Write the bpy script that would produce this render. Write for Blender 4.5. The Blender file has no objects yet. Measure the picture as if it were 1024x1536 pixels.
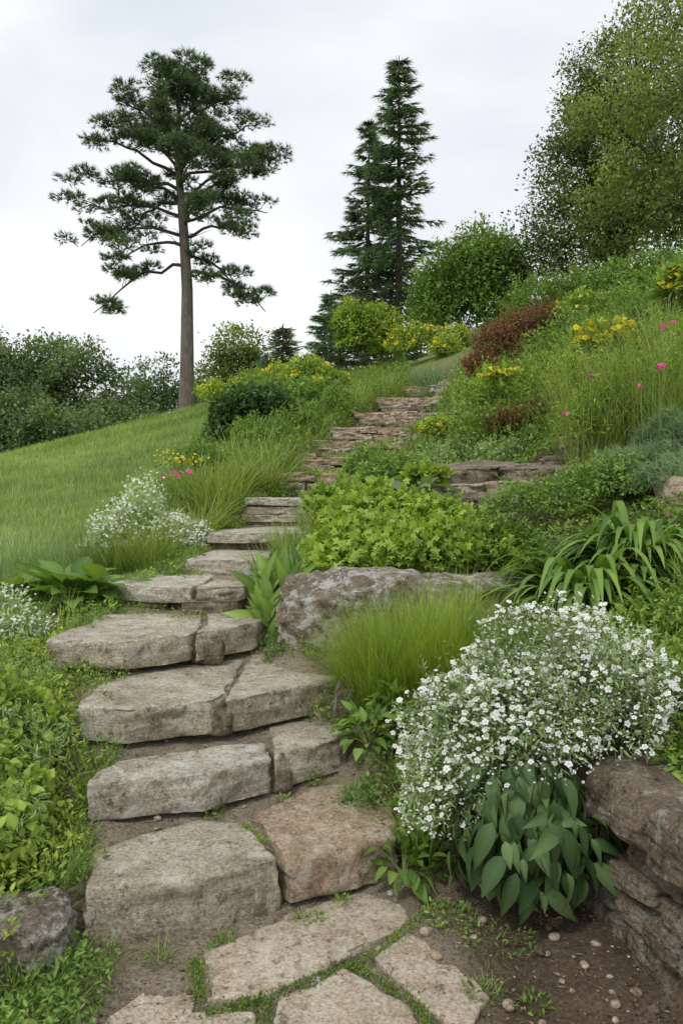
import bpy, math, bmesh
import numpy as np
from mathutils import Vector
RS=np.random.RandomState(7)
PI=math.pi
# ------------------------------------------------------------------ noise
def _h(ix,iy,iz,s):
    n=(ix*374761393+iy*668265263+iz*2147483647+s*1274126177)&0xffffffff
    n=((n^(n>>13))*1274126177)&0xffffffff
    n=((n^(n>>16))*2246822519)&0xffffffff
    return ((n^(n>>15))&0xffffff)/float(0xffffff)
def vnoise(P,s=0):
    P=np.asarray(P,float); F=np.floor(P).astype(np.int64); f=P-F; f=f*f*(3-2*f)
    r=0
    for a in (0,1):
        for b in (0,1):
            for c in (0,1):
                w=(f[:,0] if a else 1-f[:,0])*(f[:,1] if b else 1-f[:,1])*(f[:,2] if c else 1-f[:,2])
                r=r+w*_h(F[:,0]+a,F[:,1]+b,F[:,2]+c,s)
    return r*2-1
def fbm(P,s=0,o=3):
    P=np.asarray(P,float); r=0;a=1;t=0
    for i in range(o):
        r=r+a*vnoise(P*(2**i)+i*17.3,s+i); t+=a; a*=.5
    return r/t
def nrm(v): return v/np.maximum(np.linalg.norm(v,axis=-1,keepdims=True),1e-9)
def sstep(a,b,x):
    t=np.clip((x-a)/(b-a),0,1); return t*t*(3-2*t)
# ------------------------------------------------------------------ terrain
XK=np.array([-30,-14,-5,-2.5,-1.3,-.4,.3,1.04,1.2,2.2,4,8,16,40.])
YK=np.array([0,2.4,3.1,3.8,4.6,5.5,7,9,12,16,20,26,32,38,60,120.])
T=np.array([
[-1.5,-.8,-.2,0,0,0,0,0,.5,.7,1.0,1.6,2.5,4],
[-1.2,-.6,-.1,.03,0,0,0,0,.5,.72,1.1,1.8,2.8,4.5],
[-1.0,-.5,.0,.15,.12,.08,.03,.04,.54,.80,1.25,2,3,5],
[-.9,-.4,.1,.3,.38,.42,.38,.48,.66,1.0,1.4,2.2,3.3,5.2],
[-.7,-.2,.3,.5,.62,.66,.6,.75,.85,1.15,1.6,2.4,3.5,5.5],
[-.5,0,.5,.68,.83,.88,1.0,1.05,1.1,1.4,1.9,2.7,3.8,5.8],
[-.2,.2,.7,.85,1.05,1.15,1.3,1.4,1.45,1.8,2.4,3.3,4.4,6.2],
[0,.5,1.0,1.2,1.4,1.55,1.65,1.75,1.8,2.3,3.0,4.0,5,7],
[.1,.7,1.5,1.75,1.95,2.1,2.2,2.3,2.35,2.9,3.7,4.8,6,8],
[.2,1.1,2.2,2.65,2.85,3.0,3.1,3.15,3.2,3.7,4.5,5.7,7,9],
[.2,1.5,3.0,3.6,3.85,4.0,4.1,4.15,4.2,4.5,5.4,6.5,8,10],
[.0,2.0,4.2,4.7,5.0,5.2,5.35,5.4,5.5,5.8,6.5,7.5,9,11],
[-.6,2.9,5.3,5.8,6.1,6.2,6.3,6.3,6.4,6.6,7.2,8,9.5,12],
[-2,1.6,4.8,5.8,6.2,6.3,6.4,6.5,6.6,6.8,7.4,8.2,10,12.5],
[-5,-3,0,2,3,3,3,3,3,3.5,4,6,8,10],
[-5,-5,-4,-3,-2,-2,-2,-2,-2,-2,-2,-1,0,2.]])
def bil(x,y):
    x=np.clip(x,XK[0],XK[-1]); y=np.clip(y,YK[0],YK[-1])
    i=np.clip(np.searchsorted(XK,x,side='right')-1,0,len(XK)-2)
    j=np.clip(np.searchsorted(YK,y,side='right')-1,0,len(YK)-2)
    u=(x-XK[i])/(XK[i+1]-XK[i]); v=(y-YK[j])/(YK[j+1]-YK[j])
    return T[j,i]*(1-u)*(1-v)+T[j,i+1]*u*(1-v)+T[j+1,i]*(1-u)*v+T[j+1,i+1]*u*v
CY=np.array([2.7,3.4,4.0,4.7,5.6,6.5,7.5,8.5,10.5,12,14,16,18,20,21])
CL=np.array([-.92,-1.02,-1.18,-1.58,-1.55,-1.2,-1.2,-1.03,-.63,-.4,-.2,.37,1.0,1.8,2.1])
CR=np.array([.18,.02,-.02,-.45,-.6,-.6,-.35,-.2,.5,.85,1.4,1.85,2.4,3.0,3.2])
STEPS=[(-.87,2.76,.15,3.18,.20),(-1.02,3.32,.01,3.88,.38),(-1.21,3.76,-.02,4.32,.57),(-1.6,4.42,-.52,5.0,.77),
 (-1.62,5.55,-.62,5.45,.94),(-1.21,6.3,-.6,6.25,1.06),(-1.2,7.3,-.36,7.3,1.22),(-1.03,8.5,-.2,8.5,1.52)]
UY=[10.1,11.4,12.9,14.4,16.0,17.8,19.6]
for yy in UY:
    STEPS.append((float(np.interp(yy,CY,CL)),yy-.1,float(np.interp(yy,CY,CR)),yy+.15,
      float(np.interp(yy,[8.5,10.5,12,14,16,18,20],[1.55,1.88,2.2,2.65,3.18,3.74,4.28]))))
def terr(x,y,steps=True):
    x=np.asarray(x,float); y=np.asarray(y,float)
    r=np.clip((y-5)*.07,0,4); h=0; w=0
    for dx,dy in ((0,0),(1,0),(-1,0),(0,1),(0,-1),(.6,.6),(-.6,.6),(.6,-.6),(-.6,-.6)):
        h=h+bil(x+dx*r,y+dy*r); w+=1
    h=h/w
    P=np.stack([x,y,x*0],-1).reshape(-1,3)
    n=(fbm(P*2.2,3,3)*.025+fbm(P*.35,5,2)*.12*sstep(6,20,P[:,1])).reshape(x.shape)
    h=h+n
    if steps:
        s=np.zeros_like(h)
        z0=0.
        for (xl,yl,xr,yr,z) in STEPS:
            t=np.clip((x-xl)/(xr-xl),-.2,1.2); yf=yl+(yr-yl)*t
            s=s+(z-z0)*(sstep(.06,.16,y-yf)*.8+.2*sstep(-.25,.06,y-yf)); z0=z
        xl=np.interp(y,CY,CL); xr=np.interp(y,CY,CR)
        wd=.14+.02*y
        m=sstep(xl-wd,xl+.04,x)*(1-sstep(xr-.04,xr+wd,x))*(1-sstep(20,22,y))*sstep(2.5,2.7,y)
        h=h*(1-m)+(s-.008+n*.3)*m
    return h
def tz(x,y): return float(terr(np.array([x]),np.array([y]))[0])
# ------------------------------------------------------------------ materials
def newmat(name):
    m=bpy.data.materials.new(name); m.use_nodes=True
    nt=m.node_tree; nt.nodes.clear()
    return m,nt,nt.nodes,nt.links
def ramp(nd,stops):
    r=nd.new('ShaderNodeValToRGB'); e=r.color_ramp.elements
    while len(e)<len(stops): e.new(.5)
    for i,(p,c) in enumerate(stops):
        e[i].position=p; e[i].color=(c[0],c[1],c[2],1)
    return r
def leafmat(name,dark,light,tr=.35,rough=.5,mid=None,spec=.3,g=1.72):
    m,nt,nd,lk=newmat(name)
    a=nd.new('ShaderNodeAttribute'); a.attribute_name='t'
    if mid is None: mid=[(d+l)/2 for d,l in zip(dark,light)]
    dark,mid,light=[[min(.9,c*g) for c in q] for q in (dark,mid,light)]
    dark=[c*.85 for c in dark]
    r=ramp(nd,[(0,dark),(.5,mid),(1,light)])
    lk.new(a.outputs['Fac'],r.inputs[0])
    p=nd.new('ShaderNodeBsdfPrincipled'); p.inputs['Roughness'].default_value=rough
    p.inputs['Specular IOR Level'].default_value=spec
    lk.new(r.outputs[0],p.inputs['Base Color'])
    o=nd.new('ShaderNodeOutputMaterial')
    if tr>0:
        t=nd.new('ShaderNodeBsdfTranslucent'); gg=nd.new('ShaderNodeMixRGB'); gg.blend_type='MULTIPLY'; gg.inputs[0].default_value=1
        gg.inputs[2].default_value=(1.25,1.2,.6,1)
        lk.new(r.outputs[0],gg.inputs[1]); lk.new(gg.outputs[0],t.inputs[0])
        x=nd.new('ShaderNodeMixShader'); x.inputs[0].default_value=tr
        lk.new(p.outputs[0],x.inputs[1]); lk.new(t.outputs[0],x.inputs[2]); lk.new(x.outputs[0],o.inputs[0])
    else: lk.new(p.outputs[0],o.inputs[0])
    return m
def noise(nd,lk,sc,det=6,rough=.6,vec=None,dist=0):
    n=nd.new('ShaderNodeTexNoise'); n.inputs['Scale'].default_value=sc; n.inputs['Detail'].default_value=det
    n.inputs['Roughness'].default_value=rough; n.inputs['Distortion'].default_value=dist
    if vec is not None: lk.new(vec,n.inputs['Vector'])
    return n
def mixn(nd,lk,fac,a,b,mode='MIX'):
    m=nd.new('ShaderNodeMixRGB'); m.blend_type=mode
    for i,q in enumerate((fac,a,b)):
        if hasattr(q,'links'): lk.new(q,m.inputs[i])
        elif i==0: m.inputs[0].default_value=q
        else: m.inputs[i].default_value=(*q,1)
    return m.outputs[0]
def stonemat(name,c1,c2,c3,lich=(.42,.42,.38),la=.5,bump=.7,g=1.7,lt=.52,green=.35):
    m,nt,nd,lk=newmat(name)
    c1,c2,c3,lich=[tuple(min(.75,c*g) for c in q) for q in (c1,c2,c3,lich)]
    tc=nd.new('ShaderNodeTexCoord'); v=tc.outputs['Object']
    n1=noise(nd,lk,2.6,9,.7,v,.4); r1=ramp(nd,[(.34,c1),(.5,c2),(.66,c3)]); lk.new(n1.outputs[0],r1.inputs[0])
    n2=noise(nd,lk,70,5,.8,v); r2=ramp(nd,[(.34,(.42,.42,.42)),(.66,(1.42,1.42,1.42))]); lk.new(n2.outputs[0],r2.inputs[0])
    c=mixn(nd,lk,.95,r1.outputs[0],r2.outputs[0],'MULTIPLY')
    mp=nd.new('ShaderNodeMapping'); mp.inputs['Scale'].default_value=(3,3,26); lk.new(v,mp.inputs[0])
    n7=noise(nd,lk,1.6,6,.65,mp.outputs[0],.5); r7=ramp(nd,[(.36,(.62,.58,.52)),(.52,(1.05,1.05,1.05))]); lk.new(n7.outputs[0],r7.inputs[0])
    c=mixn(nd,lk,.55,c,r7.outputs[0],'MULTIPLY')
    n3=noise(nd,lk,9,12,.85,v,.5); r3=ramp(nd,[(lt,(0,0,0)),(lt+.05,(la,la,la))]); lk.new(n3.outputs[0],r3.inputs[0])
    c=mixn(nd,lk,r3.outputs[0],c,lich)
    n4=noise(nd,lk,19,10,.8,v,.2); r4=ramp(nd,[(.38,(.25,.22,.18)),(.46,(1,1,1))]); lk.new(n4.outputs[0],r4.inputs[0])
    c=mixn(nd,lk,.85,c,r4.outputs[0],'MULTIPLY')
    n6=noise(nd,lk,3.3,8,.75,v,.4); r6=ramp(nd,[(.56,(0,0,0)),(.72,(green,green,green))]); lk.new(n6.outputs[0],r6.inputs[0])
    c=mixn(nd,lk,r6.outputs[0],c,(.20,.21,.08))
    p=nd.new('ShaderNodeBsdfPrincipled'); p.inputs['Roughness'].default_value=.92; p.inputs['Specular IOR Level'].default_value=.15
    lk.new(c,p.inputs['Base Color'])
    n5=noise(nd,lk,24,12,.85,v); ad=nd.new('ShaderNodeMath'); ad.operation='ADD'
    lk.new(n5.outputs[0],ad.inputs[0]); lk.new(n4.outputs[0],ad.inputs[1])
    a2=nd.new('ShaderNodeMath'); a2.operation='ADD'; lk.new(ad.outputs[0],a2.inputs[0]); lk.new(n7.outputs[0],a2.inputs[1])
    b=nd.new('ShaderNodeBump'); b.inputs['Strength'].default_value=bump; b.inputs['Distance'].default_value=.035
    lk.new(a2.outputs[0],b.inputs['Height']); lk.new(b.outputs[0],p.inputs['Normal'])
    o=nd.new('ShaderNodeOutputMaterial'); lk.new(p.outputs[0],o.inputs[0])
    return m
def barkmat(name,c1,c2):
    m,nt,nd,lk=newmat(name)
    tc=nd.new('ShaderNodeTexCoord'); mp=nd.new('ShaderNodeMapping'); mp.inputs['Scale'].default_value=(6,6,1.2)
    lk.new(tc.outputs['Object'],mp.inputs[0])
    n=noise(nd,lk,2,8,.7,mp.outputs[0],.5); r=ramp(nd,[(.3,c1),(.7,c2)]); lk.new(n.outputs[0],r.inputs[0])
    p=nd.new('ShaderNodeBsdfPrincipled'); p.inputs['Roughness'].default_value=.95; lk.new(r.outputs[0],p.inputs['Base Color'])
    b=nd.new('ShaderNodeBump'); b.inputs['Strength'].default_value=.8; b.inputs['Distance'].default_value=.05
    lk.new(n.outputs[0],b.inputs['Height']); lk.new(b.outputs[0],p.inputs['Normal'])
    o=nd.new('ShaderNodeOutputMaterial'); lk.new(p.outputs[0],o.inputs[0]); return m

M_slab=stonemat('slab_stone',(.21,.175,.13),(.32,.275,.21),(.39,.35,.28),(.44,.42,.37),.65)
M_slabw=stonemat('slab_stone_light',(.26,.22,.165),(.36,.32,.26),(.42,.39,.33),(.47,.46,.42),.65)
M_slabr=stonemat('slab_stone_rust',(.24,.17,.12),(.33,.25,.175),(.37,.315,.245),(.43,.40,.34),.6)
M_flag=stonemat('flagstone',(.25,.20,.15),(.33,.27,.205),(.36,.31,.25),(.42,.39,.33),.45,.45,g=1.5)
M_bould=stonemat('boulder_stone',(.09,.07,.055),(.17,.135,.10),(.26,.22,.17),(.42,.41,.37),.9,.9,lt=.50)
M_rock=stonemat('rock_brown',(.12,.09,.062),(.21,.165,.12),(.29,.245,.185),(.36,.34,.28),.6,.9,g=1.5)
M_wall=stonemat('wall_stone',(.08,.058,.04),(.15,.115,.082),(.23,.185,.14),(.36,.34,.29),.7,.85,g=1.6)

L_lime=leafmat('leaf_lime',(.045,.09,.015),(.29,.37,.07),mid=(.145,.22,.035))
L_fresh=leafmat('leaf_fresh',(.032,.072,.014),(.20,.29,.065),mid=(.095,.165,.032))
L_mid=leafmat('leaf_mid',(.022,.055,.012),(.12,.20,.05),mid=(.06,.115,.028))
L_dark=leafmat('leaf_dark',(.012,.03,.01),(.075,.13,.04),mid=(.034,.07,.02))
L_hosta=leafmat('leaf_hosta',(.022,.05,.017),(.13,.195,.07),mid=(.06,.108,.036),tr=.2,rough=.5,spec=.35,g=1.5)
L_grass=leafmat('grass_blade',(.05,.092,.02),(.27,.335,.10),mid=(.135,.195,.045))
L_lawn=leafmat('lawn_blade',(.062,.105,.022),(.28,.33,.115),mid=(.145,.21,.053),g=1.95)
L_tuft=leafmat('grass_tuft_blade',(.05,.09,.014),(.34,.41,.09),mid=(.16,.235,.035))
L_grey=leafmat('leaf_greygreen',(.07,.12,.045),(.29,.37,.17),mid=(.145,.21,.08))
L_blue=leafmat('leaf_bluegreen',(.05,.09,.055),(.22,.30,.17),mid=(.12,.18,.09),g=1.6)
L_pine=leafmat('pine_needle',(.022,.046,.022),(.14,.19,.08),mid=(.058,.098,.042),tr=.2,g=1.75)
L_spr=leafmat('spruce_needle',(.022,.045,.025),(.11,.16,.07),mid=(.052,.094,.042),tr=.2,g=1.8)
L_tree=leafmat('tree_leaf',(.018,.036,.010),(.17,.22,.06),mid=(.07,.11,.03),g=1.7)
L_tree2=leafmat('tree_leaf_olive',(.035,.055,.015),(.25,.30,.09),mid=(.12,.165,.045),tr=.45,g=1.45)
L_far=leafmat('far_leaf',(.02,.045,.02),(.13,.18,.07),mid=(.06,.10,.038),g=1.85)
L_red=leafmat('leaf_red',(.05,.022,.014),(.24,.12,.07),mid=(.13,.06,.035),g=1.5)
L_yel=leafmat('petal_yellow',(.65,.50,.01),(.88,.76,.04),tr=.2,g=1)
L_white=leafmat('petal_white',(.88,.9,.89),(.90,.90,.90),tr=.2,g=1)
L_pink=leafmat('petal_pink',(.65,.07,.26),(.85,.25,.45),tr=.3,g=1)
L_stem=leafmat('stem',(.06,.09,.02),(.16,.20,.06),tr=0)
L_wood=leafmat('twig',(.05,.035,.022),(.14,.10,.07),tr=0,g=1)
L_dry=leafmat('dry_litter',(.05,.03,.018),(.38,.29,.19),tr=0,mid=(.17,.12,.07),g=1)
B_pine=barkmat('pine_bark',(.08,.062,.05),(.24,.20,.17))
B_dark=barkmat('dark_bark',(.035,.028,.02),(.11,.09,.07))
# ------------------------------------------------------------------ mesh builder
class MB:
    def __init__(s): s.v=[];s.t=[];s.f={3:[],4:[]};s.n=0;s.mats=[]
    def mi(s,m):
        if m not in s.mats: s.mats.append(m)
        return s.mats.index(m)
    def add(s,V,F,t,mat):
        V=np.asarray(V,float).reshape(-1,3); F=np.asarray(F,int)
        if len(V)==0: return
        s.v.append(V); s.t.append(np.broadcast_to(np.asarray(t,float),(len(V),)).copy())
        s.f[F.shape[1]].append((F+s.n,np.full(len(F),s.mi(mat)))); s.n+=len(V)
    def build(s,name,smooth=True):
        V=np.concatenate(s.v); t=np.clip(np.concatenate(s.t),0,1)
        me=bpy.data.meshes.new(name); me.vertices.add(len(V)); me.vertices.foreach_set('co',V.astype(np.float32).ravel())
        loops=[];tot=[];mi=[]
        for k in (3,4):
            for F,m in s.f[k]:
                loops.append(F.ravel()); tot.append(np.full(len(F),k)); mi.append(m)
        loops=np.concatenate(loops).astype(np.int32); tot=np.concatenate(tot).astype(np.int32); mi=np.concatenate(mi).astype(np.int32)
        me.loops.add(len(loops)); me.loops.foreach_set('vertex_index',loops)
        me.polygons.add(len(tot)); st=np.concatenate([[0],np.cumsum(tot)[:-1]]).astype(np.int32)
        me.polygons.foreach_set('loop_start',st); me.polygons.foreach_set('loop_total',tot)
        for m in s.mats: me.materials.append(m)
        me.polygons.foreach_set('material_index',mi)
        me.polygons.foreach_set('use_smooth',np.full(len(tot),smooth))
        a=me.attributes.new('t','FLOAT','POINT'); a.data.foreach_set('value',t.astype(np.float32))
        me.update(calc_edges=True); me.validate()
        ob=bpy.data.objects.new(name,me); bpy.context.scene.collection.objects.link(ob); return ob
def frames(d,n):
    y=nrm(d); x=nrm(np.cross(y,n)); z=np.cross(x,y)
    return np.stack([x,y,z],-1)
def scat(mb,tpl,P,R,S,t,mat):
    V,F,TV=tpl; N=len(P); m=len(V)
    if N==0: return
    S=np.asarray(S,float)
    if S.ndim==1: S=np.repeat(S[:,None],3,1)
    W=np.einsum('nij,nmj->nmi',R,V[None]*S[:,None,:])+P[:,None,:]
    FF=(F[None]+(np.arange(N)*m)[:,None,None]).reshape(-1,F.shape[1])
    tt=(np.asarray(t)[:,None]+TV[None]).reshape(-1)
    mb.add(W.reshape(-1,3),FF,tt,mat)
def leaf(w=.4,b=.25,fold=.25,n=4,sharp=.8,point=1.0,wave=0):
    V=[];TV=[]
    for i in range(n+1):
        s=i/n; hw=w/2*max(math.sin(PI*min(s**sharp,1))**point,.03)
        z=-b*s*s; wv=wave*math.sin(s*9)
        V+=[(-hw,s,z+fold*hw+wv),(0,s,z),(hw,s,z+fold*hw-wv)]; TV+=[-.06,.12,-.06]
    F=[]
    for i in range(n):
        a=3*i; F+=[(a,a+1,a+4,a+3),(a+1,a+2,a+5,a+4)]
    return np.array(V,float),np.array(F),np.array(TV,float)
def blade(n=3,b=.3,w=1.,):
    V=[];TV=[]
    for i in range(n+1):
        s=i/n; hw=w/2*(1-s)**.6 if s<1 else .03*w
        V+=[(-hw,b*s*s,s),(hw,b*s*s,s)]; TV+=[-.25+.4*s]*2
    F=[(2*i,2*i+1,2*i+3,2*i+2) for i in range(n)]
    return np.array(V,float),np.array(F),np.array(TV,float)
def arch(n=7,w=.07,up=1.15,dn=1.25,fw=.85):
    V=[];TV=[]
    for i in range(n+1):
        s=i/n; hw=w/2*max((1-s**3)*(.5+.5*min(1,s*4)),.04); z=up*s-dn*s*s
        V+=[(-hw,fw*s,z+.35*hw),(0,fw*s,z),(hw,fw*s,z+.35*hw)]; TV+=[-.15+.3*s,.0+.3*s,-.15+.3*s]
    F=[]
    for i in range(n):
        a=3*i; F+=[(a,a+1,a+4,a+3),(a+1,a+2,a+5,a+4)]
    return np.array(V,float),np.array(F),np.array(TV,float)
def lobed(k=5):
    V=[(0,0.1,0)];TV=[-.1]
    m=k*2
    for i in range(m+1):
        a=-PI*.95+(2*PI*.95)*i/m; r=.55 if i%2 else .3
        V.append((math.sin(a)*r,.1+math.cos(a)*r,-.12*(r/.55)**2+.02*math.sin(i*2.))); TV.append(.1 if i%2 else -.08)
    F=[(0,i,i+1) for i in range(1,m+1)]
    return np.array(V,float),np.array(F),np.array(TV,float)
def star(k=5,w=.5):
    V=[];F=[]
    for i in range(k):
        a=2*PI*i/k; c,s=math.cos(a),math.sin(a)
        for (r,o,z) in ((.04,0,0),(.34,-.24*w,.05),(.5,0,.0),(.34,.24*w,.05)):
            V.append((c*r-s*o,s*r+c*o,z))
        F.append((4*i,4*i+1,4*i+2,4*i+3))
    return np.array(V,float),np.array(F),np.zeros(len(V))
def tuft(k=12,w=.07,seed=1,flat=.6,spread=1.1):
    r=np.random.RandomState(seed);V=[];F=[];TV=[]
    for i in range(k):
        d=np.array([r.normal()*spread*.6,1.0,r.normal()*flat*.6]); d/=np.linalg.norm(d); L=.6+.4*r.rand()
        q=np.cross(d,r.normal(size=3)); q/=np.linalg.norm(q)
        V+=[d*-.1-q*w/2,d*-.1+q*w/2,d*L]; TV+=[-.15,-.15,.12]; F.append((3*i,3*i+1,3*i+2))
    return np.array(V,float),np.array(F),np.array(TV,float)
QL=(np.array([(0,0,0),(.27,.45,.06),(0,1,-.08),(-.27,.45,.06)],float),np.array([(0,1,2,3)]),np.array([-.05,0,.05,0]))
LF=leaf(.45,.2,.3,3); LBIG=leaf(.46,.35,.35,6,.72,.9); LBIG2=leaf(.40,.6,.5,6,.7,.9,.02); LLONG=leaf(.22,.3,.3,4); LROUND=leaf(.75,.2,.25,4)
LOB=lobed(5); STAR=star(5,.9); BL=blade(); BL2=blade(2,.25)
def tube(pts,rad,n=7):
    pts=np.asarray(pts,float); V=[];F=[]
    for i,p in enumerate(pts):
        d=pts[min(i+1,len(pts)-1)]-pts[max(i-1,0)]; d=d/(np.linalg.norm(d)+1e-9)
        u=np.cross(d,[.3,.9,.1]); u/=np.linalg.norm(u)+1e-9; w=np.cross(d,u)
        for k in range(n):
            a=2*PI*k/n; V.append(p+rad[i]*(math.cos(a)*u+math.sin(a)*w))
    for i in range(len(pts)-1):
        for k in range(n):
            F.append((i*n+k,i*n+(k+1)%n,(i+1)*n+(k+1)%n,(i+1)*n+k))
    return np.array(V),np.array(F)
def curve(a,b,n=6,sag=0,wob=.0):
    a=np.array(a,float);b=np.array(b,float); L=np.linalg.norm(b-a)
    t=np.linspace(0,1,n)[:,None]; P=a+(b-a)*t; P[:,2:]+=sag*4*t*(1-t)
    if wob:
        N=RS.normal(size=(n,3))*wob*L; N[0]=0; N[-1]=0; P+=N
    return P
def randdir(N,zmin=-1):
    z=RS.uniform(zmin,1,N); a=RS.uniform(0,2*PI,N); r=np.sqrt(1-z*z)
    return np.stack([r*np.cos(a),r*np.sin(a),z],-1)
# ------------------------------------------------------------------ generic plants
def leaves_on(mb,P,Nn,tpl,size,mat,droop=.2,jit=.7,tint=None,svar=.35,up=.5,nf=1.6):
    N=len(P)
    if N==0: return
    d=Nn*(1-droop*.5)+RS.normal(size=(N,3))*jit; d[:,2]-=droop*1.2
    n=Nn*.7+RS.normal(size=(N,3))*.45; n[:,2]+=up
    S=size*(1+svar*RS.uniform(-1,1,N))
    if tint is None: tint=.5
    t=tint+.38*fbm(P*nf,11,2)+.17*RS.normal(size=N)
    scat(mb,tpl,P,frames(d,n),S,t,mat)
def shell(c,r,N,inner=.55,ns=.25,zmin=-.25,freq=1.6,pw=.6):
    D=randdir(N,zmin); c=np.array(c,float); r=np.array(r,float)
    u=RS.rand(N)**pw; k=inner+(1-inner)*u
    k=k*(1+ns*fbm(D*freq+c[None]*3.1,21,3)*1.6)
    return c+D*r*k[:,None], nrm(D/r), u
def bush(name,blobs,n,tpl,size,mat,droop=.2,jit=.7,inner=.55,ns=.3,zmin=-.3,tint=.5,stems=True,base=None,mb=None,build=True,freq=1.8,nf=1.6,sprigs=0):
    mb=mb or MB()
    A=np.array([b[3]*b[5]+b[4]*b[5] for b in blobs]); A=A/A.sum()
    for b,a in zip(blobs,A):
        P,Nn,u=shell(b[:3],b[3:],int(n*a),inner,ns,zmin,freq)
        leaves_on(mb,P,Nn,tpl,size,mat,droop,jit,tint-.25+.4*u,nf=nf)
        g=np.array(b[:3])-np.array([0,0,b[5]*.8]) if base is None else np.array(base,float)
        if stems:
            for k in range(7):
                e=np.array(b[:3])+randdir(1,0)[0]*np.array(b[3:])*.8
                v,f=tube(curve(g+RS.normal(size=3)*[.05,.05,0],e,5,0,.03),np.linspace(1,.3,5)*max(.004,.012*b[5]),5); mb.add(v,f,RS.rand(),L_wood)
        ns_=int(sprigs*a)
        if ns_:
            D=randdir(ns_,.05); S0=np.array(b[:3])+D*np.array(b[3:])*.85; dr=nrm(D*[1,1,.6]+[0,0,.7]+RS.normal(size=(ns_,3))*.25)
            Ls=np.mean(b[3:])*RS.uniform(.25,.6,ns_); k=9
            s=(np.arange(k)+.5)/k; Q=(S0[:,None,:]+dr[:,None,:]*(Ls[:,None]*s[None])[:,:,None]).reshape(-1,3)
            NN=nrm(np.repeat(dr,k,0)*.5+RS.normal(size=(ns_*k,3)))
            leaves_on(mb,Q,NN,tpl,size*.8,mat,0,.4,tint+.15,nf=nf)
            for i in range(ns_):
                v,f=tube([S0[i]-dr[i]*Ls[i]*.2,S0[i]+dr[i]*Ls[i]],[size*.04,size*.02],3); mb.add(v,f,.5,L_stem)
    return mb.build(name) if build else mb
def grass(mb,P,h,w,bend,mat,tint=.5,tpl=BL,tilt=.25,nf=1.2,hv=.35,center=None):
    N=len(P); a=RS.uniform(0,2*PI,N)
    if center is not None:
        dd=P[:,:2]-np.array(center)[None]; a2=np.arctan2(dd[:,1],dd[:,0]); a=a2+RS.normal(size=N)*.7
    f=np.stack([np.cos(a),np.sin(a),0*a],-1)
    up=np.stack([0*a,0*a,1+0*a],-1)+f*tilt*np.abs(RS.normal(size=N))[:,None]; up=nrm(up)
    x=nrm(np.cross(f,up)); y=np.cross(up,x)
    R=np.stack([x,y,up],-1)
    H=h*(1+hv*RS.uniform(-1,1,N)); B=bend*np.abs(RS.normal(.9,.5,N))*H
    S=np.stack([w*(1+.3*RS.uniform(-1,1,N)),B/.3,H],-1)
    t=tint+.3*fbm(P*nf,31,2)+.17*RS.normal(size=N)
    scat(mb,tpl,P,R,S,t,mat)
def on_ground(x,y,dz=0): return np.stack([x,y,terr(x,y)+dz],-1)
def disk(cx,cy,r,N,ry=None):
    a=RS.uniform(0,2*PI,N); q=np.sqrt(RS.rand(N)); ry=ry or r
    return cx+np.cos(a)*q*r,cy+np.sin(a)*q*ry
def grass_clump(name,cx,cy,r,N,h,w,bend,mat,tint=.5,tilt=.5,tpl=BL,mb=None,ry=None,hv=.35):
    b=mb or MB(); x,y=disk(cx,cy,r,N,ry); grass(b,on_ground(x,y,-.01),h,w,bend,mat,tint,tpl,tilt,center=(cx,cy),hv=hv)
    return b.build(name) if mb is None else b
def flowers(mb,P,size,mat,tpl=STAR,up=1.,cen=None,jit=.5):
    N=len(P)
    if N==0: return
    n=RS.normal(size=(N,3))*jit; n[:,2]+=up; n[:,1]-=.35
    d=np.cross(n,RS.normal(size=(N,3)))
    R=frames(d,n); S=size*(1+.3*RS.uniform(-1,1,N))
    scat(mb,tpl,P,R,S,RS.rand(N),mat)
    if cen is not None:
        Pc=P+R[:,:,2]*S[:,None]*.05
        c=(np.array([(-.05,-.05,0),(.05,-.05,0),(.05,.05,0),(-.05,.05,0)],float),np.array([(0,1,2,3)]),np.zeros(4))
        scat(mb,c,Pc,R,S,RS.rand(N),cen)
def inpoly(x,y,poly):
    c=np.zeros(len(x),bool); p=np.array(poly,float); n=len(p); j=n-1
    for i in range(n):
        xi,yi=p[i];xj,yj=p[j]
        m=((yi>y)!=(yj>y))&(x<(xj-xi)*(y-yi)/(yj-yi+1e-12)+xi); c^=m; j=i
    return c
def sample_poly(poly,N):
    p=np.array(poly,float); lo=p.min(0);hi=p.max(0); X=[];Y=[];k=0
    while k<N:
        x=RS.uniform(lo[0],hi[0],N*2); y=RS.uniform(lo[1],hi[1],N*2); m=inpoly(x,y,poly); X.append(x[m]);Y.append(y[m]);k+=m.sum()
    return np.concatenate(X)[:N],np.concatenate(Y)[:N]
def cover(name,poly,N,tpl,size,mat,h=.15,tint=.5,droop=.1,jit=.6,nf=3.,mb=None,hf=2.2):
    b=mb or MB(); x,y=sample_poly(poly,N)
    P=on_ground(x,y); q=np.stack([x,y,x*0],-1)
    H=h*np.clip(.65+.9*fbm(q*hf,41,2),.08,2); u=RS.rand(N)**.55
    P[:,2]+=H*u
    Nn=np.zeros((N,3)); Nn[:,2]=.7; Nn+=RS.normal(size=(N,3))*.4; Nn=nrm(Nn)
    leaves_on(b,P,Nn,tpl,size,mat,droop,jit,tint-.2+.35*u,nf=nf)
    return b.build(name) if mb is None else b
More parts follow.
